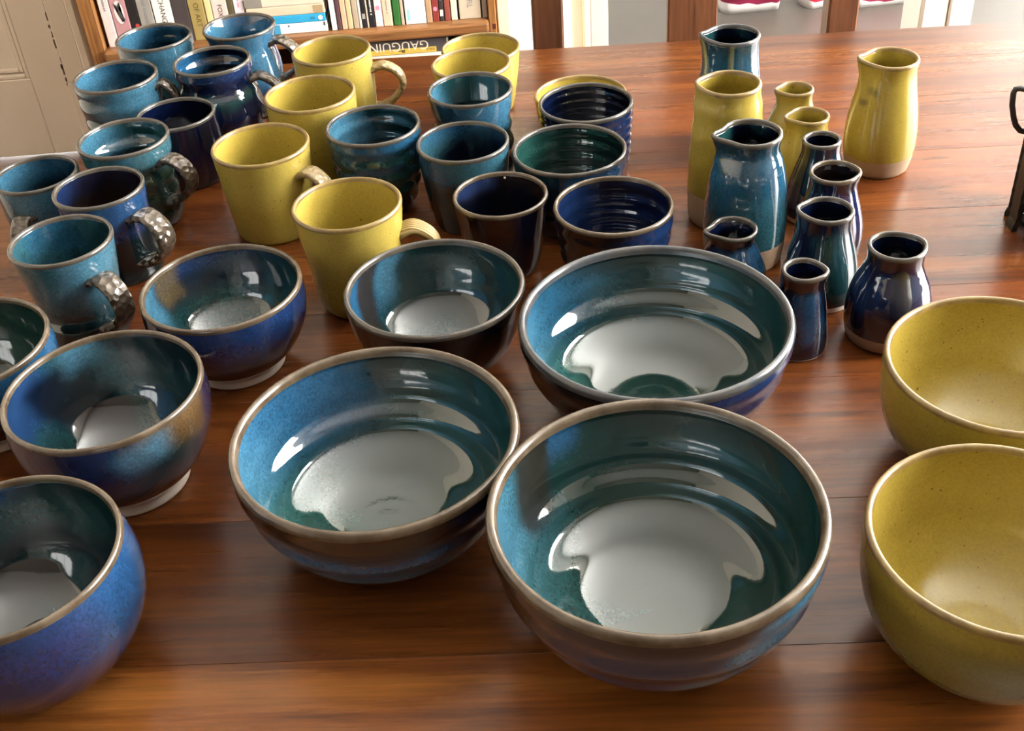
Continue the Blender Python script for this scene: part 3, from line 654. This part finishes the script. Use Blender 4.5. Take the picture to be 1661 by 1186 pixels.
# ---- jugs and pourers
GJ = 'pouring jugs and little bottles'  # lighter left inner lips carry some painted window light
def jug(label, nx, ny, nr, h, outer, layers, mat, rim, foot, spout, **kw):
    return vessel(kw.pop('name', 'jug'), label, kw.pop('cat', 'jug'), GJ, nx, ny, nr, h, outer, layers, mat, rim, .0035, foot, kw.pop('fm', M_CLAY), None, kw.pop('ripple', (0, 0)), (0, 0), spout, None, 96, lip=.0026, **kw)
JB = ['ink', ('out', 0, 180, -1, 2, 'teal', .9), ('out', 0, 180, .5, .95, 'blue', .55, 0, 10, .25), ('out', 290, 50, .1, .6, 'cyan', .4, 0, 25), ('out', 0, 180, .9, 1.1, 'brown', .4), ('in', 190, 70, .7, 1.1, 'teal', .8)]
JN = ['ink', ('out', 0, 180, -1, 2, 'navy', .9), ('out', 300, 60, .2, .85, 'blue', .5, 0, 25, .2), ('out', 0, 180, .84, 1.1, 'brown', .55), ('in', 190, 60, .8, 1.1, 'navy', .8)]
JY = ['yelD', ('out', 0, 180, -1, 2, 'yel', .6), ('out', 0, 180, .8, 1.1, 'yelL', .3)]
TALL = [(1.18, 0), (1.24, .03), (1.32, .2), (1.31, .4), (1.22, .62), (1.07, .78), (.93, .87), (.95, .94), (1, 1)]
jug('teal pouring jug at the back, behind the tall yellow jug', .563, 2.524, .0655, .125,
    [(1.1, 0), (1.16, .03), (1.2, .2), (1.17, .4), (1.08, .62), (1.0, .78), (.97, .88), (.98, .95), (1, 1)], JB, M_BLUE, M_RIM_BL, .12, (178, .16, 20, .02))
jug('tall yellow jug with bare clay base, behind the tall blue jug', .505, 2.258, .0668, .142,
    [(1.12, 0), (1.16, .03), (1.22, .2), (1.22, .38), (1.17, .6), (1.07, .82), (1.0, .92), (1, 1)],
    ['yelD', ('out', 0, 180, -1, 2, 'yelD', 1), ('out', 0, 180, .6, 1.1, 'yel', .8, 0, 10, .2), ('out', 0, 180, .0, .35, 'olive', .5), ('in', 190, 60, .7, 1.1, 'yelL', .6)], M_YEL, M_RIM_Y, .25, (165, .10, 22, .0), ripple=(.0004, 5))
jug('tall mottled blue jug with pouring lip and bare clay base', .498, 2.020, .0632, .128, TALL, JB, M_BLUE, M_RIM_G, .2, (184, .25, 18, .01))
SM = [(1.45, 0), (1.55, .03), (1.62, .18), (1.52, .36), (1.28, .56), (1.02, .74), (.92, .85), (.95, .94), (1, 1)]
jug('small yellow jug behind the other small yellow jug', .631, 2.204, .0385, .078, SM, JY, M_YEL, M_RIM_Y, 0, (182, .20, 22, .01), name='small_jug')
jug('small yellow jug right behind the slim navy bottle', .625, 2.074, .0425, .082, SM, JY, M_YEL, M_RIM_Y, 0, (182, .20, 22, .0), name='small_jug')
jug('slim navy bottle between the tall blue jug and the yellow jugs', .623, 1.967, .037, .082,
    [(1.5, 0), (1.6, .03), (1.62, .18), (1.5, .4), (1.26, .62), (1.02, .80), (.98, .88), (1, 1)], JN, M_BLUE, M_RIM_G, .08, None, name='bottle', cat='bottle', oval=.02)
jug('rounded violet-navy jug with flared rim, behind the mid-size teal-navy jug', .612, 1.837, .0465, .087,
    [(1.2, 0), (1.27, .03), (1.36, .2), (1.33, .38), (1.18, .56), (1.0, .72), (.90, .83), (.95, .93), (1, 1)],
    ['ink', ('out', 0, 180, -1, 2, 'navy', .9), ('out', 300, 80, .3, .85, 'violet', .75, 0, 25), ('out', 0, 180, .88, 1.1, 'brown', .6), ('in', 90, 60, .6, 1.1, 'umber', .8)], M_BLUE, M_RIM_B, .1, (-5, .06, 25, 0), oval=.02)
jug('mid-size teal-navy jug with sloping shoulders amid the little navy jugs', .562, 1.704, .0478, .088,
    [(1.28, 0), (1.36, .03), (1.42, .18), (1.34, .38), (1.20, .55), (1.04, .70), (.94, .82), (.95, .92), (1, 1)],
    ['ink', ('out', 0, 180, -1, 2, 'navy', .9), ('out', 285, 45, .1, .85, 'teal', .75, 0, 22), ('out', 0, 180, .88, 1.1, 'brown', .5), ('in', 190, 70, .6, 1.1, 'navy', .9)], M_BLUE, M_RIM_G, .08, (170, .12, 24, .01), fm=M_CLAYP)
jug('little blue jug with long pouring lip, in front of the tall blue jug', .392, 1.666, .0440, .068,
    [(1.25, 0), (1.32, .03), (1.4, .2), (1.34, .40), (1.12, .60), (.90, .76), (.84, .84), (.92, .94), (1, 1)],
    ['ink', ('out', 0, 180, -1, 2, 'navy', .7), ('out', 300, 70, .2, .8, 'blue', .8, 0, 25), ('out', 0, 180, .84, 1.1, 'brown', .75), ('in', 0, 180, .8, 1.1, 'navy', .6)], M_BLUE, M_RIM_G, .06, (190, .26, 20, .02), name='small_jug')
jug('slender navy bottle with pinched rim standing in front of the little jugs', .477, 1.523, .0366, .077,
    [(1.24, 0), (1.3, .02), (1.32, .15), (1.24, .35), (1.13, .55), (1.0, .72), (.90, .82), (.94, .92), (1, 1)],
    ['ink', ('out', 0, 180, -1, 2, 'navy', .8), ('out', 280, 40, .2, .8, 'blue', .5, 0, 20), ('out', 0, 180, .8, 1.1, 'umber', .75), ('in', 0, 180, .8, 1.1, 'navy', .6)], M_BLUE, M_RIM_G, .025, (-18, .12, 26, 0), name='bottle', cat='bottle', fm=M_CLAYP, oval=.02)
jug('squat navy jug with broad belly and bare clay base beside the yellow bowls', .6416, 1.572, .0478, .089,
    [(1.22, 0), (1.30, .02), (1.40, .10), (1.46, .22), (1.44, .40), (1.30, .58), (1.08, .72), (.94, .82), (.95, .92), (1, 1)],
    ['ink', ('out', 0, 180, -1, 2, 'navy', .9), ('out', 0, 180, .45, .75, 'royal', .4), ('out', 0, 180, .1, .4, 'ink', .75), ('out', 0, 180, .88, 1.1, 'brown', .55), ('in', 190, 60, .7, 1.1, 'navy', .8)], M_BLUE, M_RIM_G, .16, (12, .10, 28, 0), fm=M_CLAY, oval=-.015)
jug('tall yellow jug with rust flecks and clay base, standing alone apart from the other jugs', .866, 2.322, .0615, .120,
    [(1.06, 0), (1.12, .02), (1.22, .12), (1.28, .24), (1.26, .40), (1.16, .58), (1.02, .76), (.95, .87), (.97, .95), (1, 1)],
    ['yelD', ('out', 0, 180, -1, 2, 'yel', .75), ('out', 225, 12, .74, .80, 'olive', .9, 0, 5, .02), ('out', 205, 10, .64, .69, 'bronze', .7, 0, 5, .02), ('out', 0, 180, .0, .3, 'yelD', .5)], M_YEL, M_RIM_Y, .17, (178, .20, 20, .02))

# ------------------------------------------------------------------ black iron holder at the right edge
hx, hy = .532, .925
st_ = tag(empty('lantern', (hx, hy, TABLE)), 'black iron holder with vertical straps, loop handle and clear glass inside', 'holder')
M_GL, nt, p = new_mat('clear_glass'); p.inputs['Transmission Weight'].default_value = 1; p.inputs['Roughness'].default_value = .02; p.inputs['IOR'].default_value = 1.45
v = N(nt, 'ShaderNodeTexNoise'); v.inputs['Scale'].default_value = 20; bump(nt, p, v.outputs[0], .05, .0005)
def lathe_pts(prof, n=48): return [[(r * math.cos(2 * math.pi * k / n), r * math.sin(2 * math.pi * k / n), z) for k in range(n)] for r, z in prof]
strip_mesh('glass', lathe_pts([(.0005, .006), (.036, .006), (.038, .010), (.038, .118), (.0355, .118), (.0355, .012), (.0005, .011)]), M_GL, st_)
for k in range(10):
    a = math.radians(180 + 36 * k); ca, sa = math.cos(a), math.sin(a); bm = bmesh.new()
    for z0, z1 in ((0, .112),):
        r = random.Random(k); n = 22; rings = []
        for i in range(n + 1):
            z = z0 + (z1 - z0) * i / n; wv = .0075 + .0006 * math.sin(i * 2.4); dp = .0025; rr = .0455 + (.002 if i < 2 else 0)
            rings.append([bm.verts.new((rr * ca + u * dp * ca - w_ * wv * sa, rr * sa + u * dp * sa + w_ * wv * ca, z)) for u, w_ in ((-1, -1), (1, -1), (1, 1), (-1, 1))])
        for A, B in zip(rings, rings[1:]):
            for q in range(4): bm.faces.new((A[q], A[(q + 1) % 4], B[(q + 1) % 4], B[q]))
        bm.faces.new(rings[0][::-1]); bm.faces.new(rings[-1])
    bm_obj('strap', bm, M_BLACK, st_)
for z in (.012, .100):
    strip_mesh('hoop', lathe_pts([(.040, z - .004), (.044, z - .004), (.044, z + .004), (.040, z + .004), (.040, z - .004)]), M_BLACK, st_)
for s in (-1, 1):
    bm = bmesh.new(); e = .0455
    tube(bm, [(s * x_, 0, z_) for x_, z_ in ((e - .003, .136), (e + .010, .1395), (e + .022, .143), (e + .0265, .1425), (e + .0275, .139), (e + .0265, .128), (e + .0225, .115), (e + .019, .1075), (e + .014, .102), (e + .004, .099), (e - .003, .099))], .0026, 10)
    bm_obj('loop_handle', bm, M_BLACK, st_, True)
strip_mesh('top_band', lathe_pts([(.040, .108), (.0455, .108), (.0455, .139), (.040, .139), (.040, .108)]), M_BLACK, st_)
bm = bmesh.new(); bmesh.ops.create_uvsphere(bm, u_segments=14, v_segments=8, radius=.004); bmesh.ops.translate(bm, vec=(-.046, -.004, .125), verts=bm.verts)
bm_obj('rivet', bm, plain('steel_rivet', (.5, .5, .5), .3, .1, 50, 1), st_, True)

# ------------------------------------------------------------------ bookcase and books
BCX0, BCX1, BCY = -.919, .027, 2.60
bc = tag(empty('bookcase', (0, 0, 0)), 'tall orange-brown wooden bookcase with books low down against the far wall', 'bookcase')
box('side_panel', BCX0, BCX0 + .034, BCY, RY1 - .005, 0, 1.85, M_SHELFV, bc, .002)
box('side_panel', BCX1 - .018, BCX1, BCY, RY1 - .005, 0, 1.85, M_SHELFV, bc, .002)
SZ0, SZ1 = .352, .379
for (z0, z1) in ((.06, .085), (.232, .256), (SZ0, SZ1), (.66, .685), (.96, .985), (1.26, 1.285), (1.55, 1.575), (1.825, 1.85)):  # unseen upper shelves added so the case darkens the table's reflection
    box('shelf', BCX0 + .034, BCX1 - .018, BCY - (.018 if z1 == SZ1 else 0), RY1 - .02, z0, z1, M_SHELF, bc, .006 if z1 == SZ1 else .002, 2)
box('back_panel', BCX0 + .01, BCX1 - .01, RY1 - .02, RY1 - .008, .06, 1.82, plain('bookcase_back', (.06, .03, .012), .7), bc)
box('plug', BCX1 - .010, BCX1 - .002, BCY - .0006, BCY + .001, .356, .368, plain('dark_plug', (.07, .015, .01), .5), bc)
BOOKM = {}; SP = {}
def bookmat(col, rough=.45):
    k = tuple(col)
    if k not in BOOKM: BOOKM[k] = plain('book_cover', col, rough, .10, 45)
    return BOOKM[k]
M_PAGE = plain('page_edges', (.72, .64, .50), .8, .08, 120)
def text_obj(s, size, mat, parent, loc, rot):
    parent = SP.get(parent.name, parent)
    cu = bpy.data.curves.new('lettering', 'FONT'); cu.body = s; cu.size = size; cu.align_x = 'CENTER'; cu.align_y = 'CENTER'; cu.extrude = .0001
    t = bpy.data.objects.new('tmp', cu); COL.objects.link(t)
    bpy.context.view_layer.update()
    me = bpy.data.meshes.new_from_object(t); bpy.data.objects.remove(t)
    o = bpy.data.objects.new('lettering', me); COL.objects.link(o); me.materials.clear(); me.materials.append(mat)
    o.parent = parent; o.location = loc; o.rotation_euler = rot
    return o
M_INK = plain('dark_print', (.05, .045, .05), .6); M_WHITEP = plain('pale_print', (.8, .76, .62), .6); M_REDP = plain('red_print', (.5, .04, .04), .6)
M_PINKP = plain('pink_print', (.75, .25, .35), .6); M_TEALP = plain('teal_print', (.25, .55, .55), .6); M_GREYP = plain('grey_print', (.22, .22, .22), .6); M_OLIVEP = plain('brown_print', (.12, .085, .02), .6)
PY = 14
def upright_book(px0, px1, hgt, dep, col, label, yb=BCY + .012, lean=0, spine_round=.0015, cover=None):
    x0 = at_y(px0, PY, yb).x; x1 = at_y(px1, PY, yb).x - .0006
    t = x1 - x0
    root = tag(empty('book', ((x0 + x1) / 2, yb, SZ1)), label, 'book', 'books standing on the shelf')
    root.rotation_euler.y = lean
    bm = bmesh.new(); add_box(bm, -t / 2, t / 2, 0, .0025 + min(.004, t * .2), 0, hgt, min(.0018, t * .2), 2); SP[root.name] = bm_obj('spine', bm, bookmat(col), root)
    ct = min(.0022, t * .18)
    for s in (-1, 1):
        a, b = (-t / 2, -t / 2 + ct) if s < 0 else (t / 2 - ct, t / 2)
        box('cover', a, b, .003, dep, 0, hgt, bookmat(cover or col), root)
    box('pages', -t / 2 + ct, t / 2 - ct, .004, dep - .004, .003, hgt - .003, M_PAGE, root)
    return root, t
def spine_marks(root, z0, z1, wd, mat):
    """print too small to read: a row of little marks down the spine"""
    r = random.Random(int(z0 * 1e4)); z = z0; bm = bmesh.new()
    while z < z1:
        hh = .002 + r.random() * .002; ww = wd * (.6 + .4 * r.random())
        add_box(bm, -ww / 2, ww / 2, -.0005, .0004, z, z + hh); z += hh + .0012 + (.003 if r.random() < .2 else 0)
    bm_obj('spine_print', bm, mat, SP[root.name])
def spine_text(root, s, size, mat, z):
    text_obj(s, size, mat, root, (0, -.0004, z), (math.radians(90), math.radians(90), 0))
B = upright_book
r_, t = B(160, 178, .21, .15, (.72, .60, .58), 'white and pale pink book next to the dusty pink one'); spine_marks(r_, .085, .14, .005, M_GREYP)
r_, t = B(178.5, 205, .215, .16, (.46, .24, .26), 'dusty pink book with a black animal shape on its spine')
bm = bmesh.new()
ov = [bm.verts.new((.0115 * math.cos(a) * (t / .038), -.0005, .080 + .027 * math.sin(a))) for a in [2 * math.pi * k / 24 for k in range(24)]]; bm.faces.new(ov)
bm_obj('spine_oval', bm, plain('oval_print', (.74, .66, .64), .6), SP[r_.name])
hare = [(-.010, .120), (-.006, .117), (-.001, .113), (.003, .120), (.006, .121), (.003, .111), (.000, .106), (.004, .099), (.0055, .092), (.010, .080), (.0085, .077), (.003, .085), (.0045, .076), (.002, .076), (-.001, .086), (-.004, .094), (-.002, .102), (-.004, .110), (-.009, .116)]
bm = bmesh.new(); vs = [bm.verts.new((a * t / .038, -.0009, z - .018)) for a, z in hare]; f_ = bm.faces.new(vs); bmesh.ops.triangulate(bm, faces=[f_]); bm_obj('animal_print', bm, M_INK, SP[r_.name])
r_, t = B(205.5, 221.5, .20, .15, (.012, .011, .012), 'slim black book with a red dot low on its spine')
bm = bmesh.new(); vs = [bm.verts.new((.004 + .005 * math.cos(2 * math.pi * k / 16), -.0005, .046 + .005 * math.sin(2 * math.pi * k / 16))) for k in range(16)]; bm.faces.new(vs); bm_obj('red_dot', bm, M_REDP, SP[r_.name])
r_, t = B(222, 246, .21, .16, (.30, .28, .25), 'grey book between the black book and the white one'); spine_marks(r_, .05, .12, .008, M_GREYP)
r_, t = B(247, 278, .22, .16, (.80, .76, .70), 'broad white book lettered CHANGE in dark capitals'); spine_text(r_, 'E CHANGE', .0165, M_INK, .0795)
r_, t = B(278.5, 305, .215, .17, (.055, .045, .045), 'thick charcoal book between the white and the golden book')
r_, t = B(305.5, 331, .22, .17, (.33, .25, .085), 'olive gold book lettered OF ART', cover=(.62, .46, .16)); spine_text(r_, 'OF ART', .0165, M_OLIVEP, .060)
r_, t = B(332, 343, .21, .15, (.72, .58, .28), 'thin pale yellow book next to the olive gold one')
r_, t = B(343.5, 369, .22, .16, (.68, .56, .50), 'pale pink-beige book lettered FOX'); spine_text(r_, 'FOX', .0145, M_INK, .066)
r_, t = B(369.5, 379, .20, .15, (.10, .085, .04), 'thin dark olive book')
r_, t = B(379.5, 396, .215, .15, (.76, .68, .74), 'slim lilac white book beside the flat stack'); spine_marks(r_, .07, .11, .004, M_PINKP)
# flat stack on the shelf
def flat_book(x0, x1, z0, z1, dep, col, label, zbase, yb=BCY + .008, group='books lying flat in a stack', pages=False):
    root = tag(empty('book', ((x0 + x1) / 2, yb, z0)), label, 'book', group); w_ = (x1 - x0) / 2; t = z1 - z0; ct = min(.0025, t * .15)
    if not pages: SP[root.name] = box('spine', -w_, w_, 0, .005, 0, t, bookmat(col), root, min(.0018, t * .2), 2)
    for a, b in ((0, ct), (t - ct, t)): box('cover', -w_, w_, .004 if not pages else 0, dep, a, b, bookmat(col), root)
    box('pages', -w_ + .003, w_ - .003, .003, dep - .003, ct, t - ct, M_PAGE, root)
    return root, t
sx0, sx1 = at_y(402, 40, BCY + .008).x, at_y(531, 40, BCY + .008).x
zz = SZ1; st_rows = [(.024, (.74, .72, .70), 'white book with blue picture patches at the bottom of the flat stack'), (.019, (.03, .33, .58), 'bright blue book with a white spot in the flat stack'),
                     (.022, (.62, .50, .36), 'cream book in the flat stack above the blue one'), (.024, (.68, .56, .44), 'pale beige book with a grey patch topping the flat stack')]
for i, (t, c, lb) in enumerate(st_rows):
    r_, _ = flat_book(sx0 + .001 * i, sx1 - .0015 * (i % 2), zz, zz + t, .17, c, lb, zz)
    wd = sx1 - sx0
    def patch(nm, a0, a1, b0, b1, m): box(nm, -wd / 2 + wd * a0, -wd / 2 + wd * a1, -.0006, .0005, t * b0, t * b1, m, SP[r_.name])
    if i == 0:
        patch('picture_patch', .03, .40, .04, .96, bookmat((.06, .30, .48)))
        for q in (.12, .2, .3): patch('picture_streak', q, q + .02, .1, .9, bookmat((.03, .20, .36)))
        patch('print_mark', .50, .52, .7, .85, M_INK); patch('print_mark', .955, .975, .6, .95, M_INK)
    if i == 1:
        bm = bmesh.new(); vs = [bm.verts.new((wd * .43 + .0055 * math.cos(2 * math.pi * k / 14), -.0005, t * .5 + .0055 * math.sin(2 * math.pi * k / 14))) for k in range(14)]; bm.faces.new(vs); bm_obj('white_spot', bm, M_WHITEP, SP[r_.name])
        patch('print_mark', .80, .86, .35, .65, bookmat((.03, .20, .36)))
    if i == 2: patch('picture_patch', .85, .97, .1, .9, bookmat((.38, .28, .16)))
    if i == 3: patch('picture_patch', .0, .22, .05, .95, bookmat((.24, .22, .19)))
    zz += t + .0003
for px0, px1, hgt, dep, col, lb, cov in (
    (533.5, 542.5, .20, .14, (.82, .80, .76), 'slim white book standing between the flat stack and a thin dark book', None),
    (543.5, 550.5, .19, .13, (.10, .05, .06), 'thin dark book with pink top', None),
    (551, 560, .19, .13, (.72, .42, .27), 'peach paperback among the thin paperbacks', None),
    (560.5, 569.5, .19, .13, (.62, .46, .26), 'tan paperback next to the peach one', None),
    (570, 579.5, .19, .13, (.42, .34, .24), 'grey-beige paperback beside the tan one', None),
    (580, 584, .2, .14, (.74, .68, .60), 'very thin pale booklet before the black paperbacks', None),
    (584.5, 592, .185, .13, (.014, .013, .015), 'thin black paperback with small label', None),
    (592.5, 595.5, .19, .13, (.55, .46, .36), 'very thin beige booklet between black paperbacks', None),
    (596, 606, .19, .13, (.012, .012, .016), 'black paperback with pale title lettering', None),
    (606.5, 619, .19, .13, (.78, .58, .60), 'pale pink paperback with red emblem', None),
    (619.5, 635, .195, .13, (.72, .50, .36), 'pale peach paperback beside the green book', None),
    (636.5, 648, .2, .14, (.03, .14, .03), 'green book on the shelf', (.03, .14, .03)),
    (648.5, 654, .19, .13, (.44, .36, .26), 'thin beige book after the green one', None),
    (656, 690, .205, .15, (.80, .80, .77), 'thick white book with faint teal drawing', None),
    (690.5, 700, .19, .13, (.42, .26, .15), 'tan book after the thick white one', None),
    (700.5, 711.5, .19, .13, (.22, .035, .03), 'dark red book with small emblem', None),
    (712, 719.5, .19, .13, (.035, .03, .03), 'narrow black and white spined book', None),
    (720.5, 730, .19, .13, (.25, .06, .045), 'plain dark red book before the cream ones', None),
    (731, 741.5, .2, .14, (.66, .58, .46), 'slim cream book next to the thick beige one', None),
    (744.5, 780, .2, .15, (.52, .44, .33), 'thick beige book with grey capitals down its spine', None),
    (782, 790.5, .19, .13, (.30, .25, .20), 'grey-brown book against the bookcase end', None)):
    r_, t = B(px0, px1, hgt, dep, col, lb, yb=BCY + (.008 if px0 < 700 else .014), cover=cov)
    if 'pale title' in lb: spine_marks(r_, .03, .10, .004, M_WHITEP)
    if 'small label' in lb: box('spine_label', -t * .35, t * .35, -.0005, .0005, .022, .034, bookmat((.35, .33, .3)), SP[r_.name])
    if 'capitals' in lb: spine_text(r_, 'IRL', .018, M_GREYP, .038)
    if 'pale peach' in lb: spine_marks(r_, .03, .10, .003, M_GREYP)
    if 'teal drawing' in lb:
        box('drawing', -t * .38, t * .05, -.0005, .0005, .06, .10, M_TEALP, SP[r_.name]); box('drawing', -t * .4, -t * .25, -.0005, .0005, .01, .035, M_TEALP, SP[r_.name])
    if 'narrow black' in lb:
        for q in (.012, .05, .075): box('white_patch', -t * .35, t * .35, -.0005, .0005, q, q + .015, M_WHITEP, SP[r_.name])
    if 'emblem' in lb:
        bm = bmesh.new(); vs = [bm.verts.new((.0045 * math.cos(2 * math.pi * k / 14), -.0005, (.045 if 'pink' in lb else .03) + .0055 * math.sin(2 * math.pi * k / 14))) for k in range(14)]; bm.faces.new(vs)
        bm_obj('emblem', bm, M_PINKP, SP[r_.name])
# books lying on the lower shelf
gx1 = at_y(727, 60, BCY + .003).x
r_, t = flat_book(-.46, gx1 - .004, .2562, .3115, .2, (.80, .76, .66), 'thick white book under the art book on the lower shelf', 0, BCY + .003, 'art books lying on the lower shelf')
r_, t = flat_book(-.46, gx1, .3118, .3455, .2, (.075, .07, .075), 'art book with yellow band and upside-down white title on the lower shelf', 0, BCY + .001, 'art books lying on the lower shelf')
gw = (gx1 + .46) / 2
box('yellow_band', -gw + .004, gw - .03, -.0006, .0005, .001, .0135, bookmat((.62, .43, .08)), SP[r_.name])
text_obj('GAUGUIN', .031, M_WHITEP, r_, (gw - .118, -.0009, .0205), (math.radians(90), math.radians(180), 0))
text_obj('PAUL', .009, M_OLIVEP, r_, (gw - .045, -.0009, .0085), (math.radians(90), math.radians(180), 0))
boxes('print_mark', [(gw - .112, gw - .104, -.0011, .0004, .004, .011), (gw - .120, gw - .110, -.0011, .0004, .007, .009)], M_OLIVEP, SP[r_.name])
box('spine_end', gw - .0045, gw - .0025, -.0006, .0005, .001, t - .001, M_WHITEP, SP[r_.name])

# ------------------------------------------------------------------ sacks in the next room
def bag_mat(name, stops):
    """flat print in bands over the height of a woven plastic sack"""
    m, nt, p = new_mat(name); tc = N(nt, 'ShaderNodeTexCoord'); sp = N(nt, 'ShaderNodeSeparateXYZ'); nt.links.new(tc.outputs['Object'], sp.inputs[0])
    n = noise_tex(nt, tc.outputs['Object'], 9, 2); ad = N(nt, 'ShaderNodeMath', operation='MULTIPLY_ADD'); nt.links.new(n, ad.inputs[0]); ad.inputs[1].default_value = .05; nt.links.new(sp.outputs[2], ad.inputs[2])
    r = N(nt, 'ShaderNodeValToRGB'); r.color_ramp.interpolation = 'CONSTANT'; el = r.color_ramp.elements
    while len(el) < len(stops): el.new(.5)
    for e, (q, c) in zip(el, stops): e.position = q; e.color = (*c, 1)
    nt.links.new(ad.outputs[0], r.inputs[0]); nt.links.new(r.outputs[0], p.inputs['Base Color']); p.inputs['Roughness'].default_value = .3
    return m
def bag(label, x0, x1, y, hgt, dep, mat, rz=0):
    w_ = (x1 - x0) / 2; root = tag(empty('food_sack', ((x0 + x1) / 2, y + dep / 2, 0), rz), label, 'sack', 'printed sacks on the grey floor')
    rings = []; n = 40
    for i in range(26):
        q = i / 25; z = q * hgt
        bul = (math.sin(math.pi * min(1, q * 1.02)) ** .55 if 0 < q < 1 else 0)
        th = dep / 2 * (.72 + .28 * bul) if q < .8 else dep / 2 * (1 - (q - .8) / .2 * .93) * (.72 + .28 * bul)
        wd = w_ * (.93 + .07 * bul)
        r = []
        for k in range(n):
            a = 2 * math.pi * k / n; ca, sa = math.cos(a), math.sin(a)
            r.append((wd * math.copysign(abs(ca) ** .35, ca), th * math.copysign(abs(sa) ** .5, sa) + .004 * math.sin(9 * q + 5 * ca), z))
        rings.append(r)
    strip_mesh('sack_body', rings, mat, root, cap0=True, cap1=True)
    box('seam', -w_ * .95, w_ * .95, -.004, .004, hgt - .005, hgt + .03, plain('sack_seam', (.7, .7, .68), .5), root, .001)
    return root
WH, RD, MR, YE = (.74, .72, .70), (.62, .02, .05), (.26, .015, .055), (.60, .32, .05)
s1 = bag('white sack with maroon panel and orange corner on the grey floor', .742, .940, 3.50, .55, .11, bag_mat('sack_maroon', [(0, WH), (.055, MR), (.42, WH), (.5, RD)]))
box('orange_panel', .045, .088, -.0575, -.05, .05, .2, plain('orange_print', YE, .4), s1)
for k in range(5): box('print_line', -.085, -.025 + .012 * (k % 2), -.0585, -.054, .055 + .012 * k, .0585 + .012 * k, plain('pale_line_print', (.6, .3, .35), .5), s1)
s2 = bag('red and white sack seen behind the chair back', 1.0, 1.135, 3.50, .5, .11, bag_mat('sack_red', [(0, WH), (.05, RD), (.09, WH), (.14, RD)]), .25)
s3 = bag('red sack with dark maroon stripe nearest the doorway side', 1.15, 1.335, 3.47, .5, .11, bag_mat('sack_stripe', [(0, WH), (.045, MR), (.075, RD), (.3, WH), (.36, RD)]))
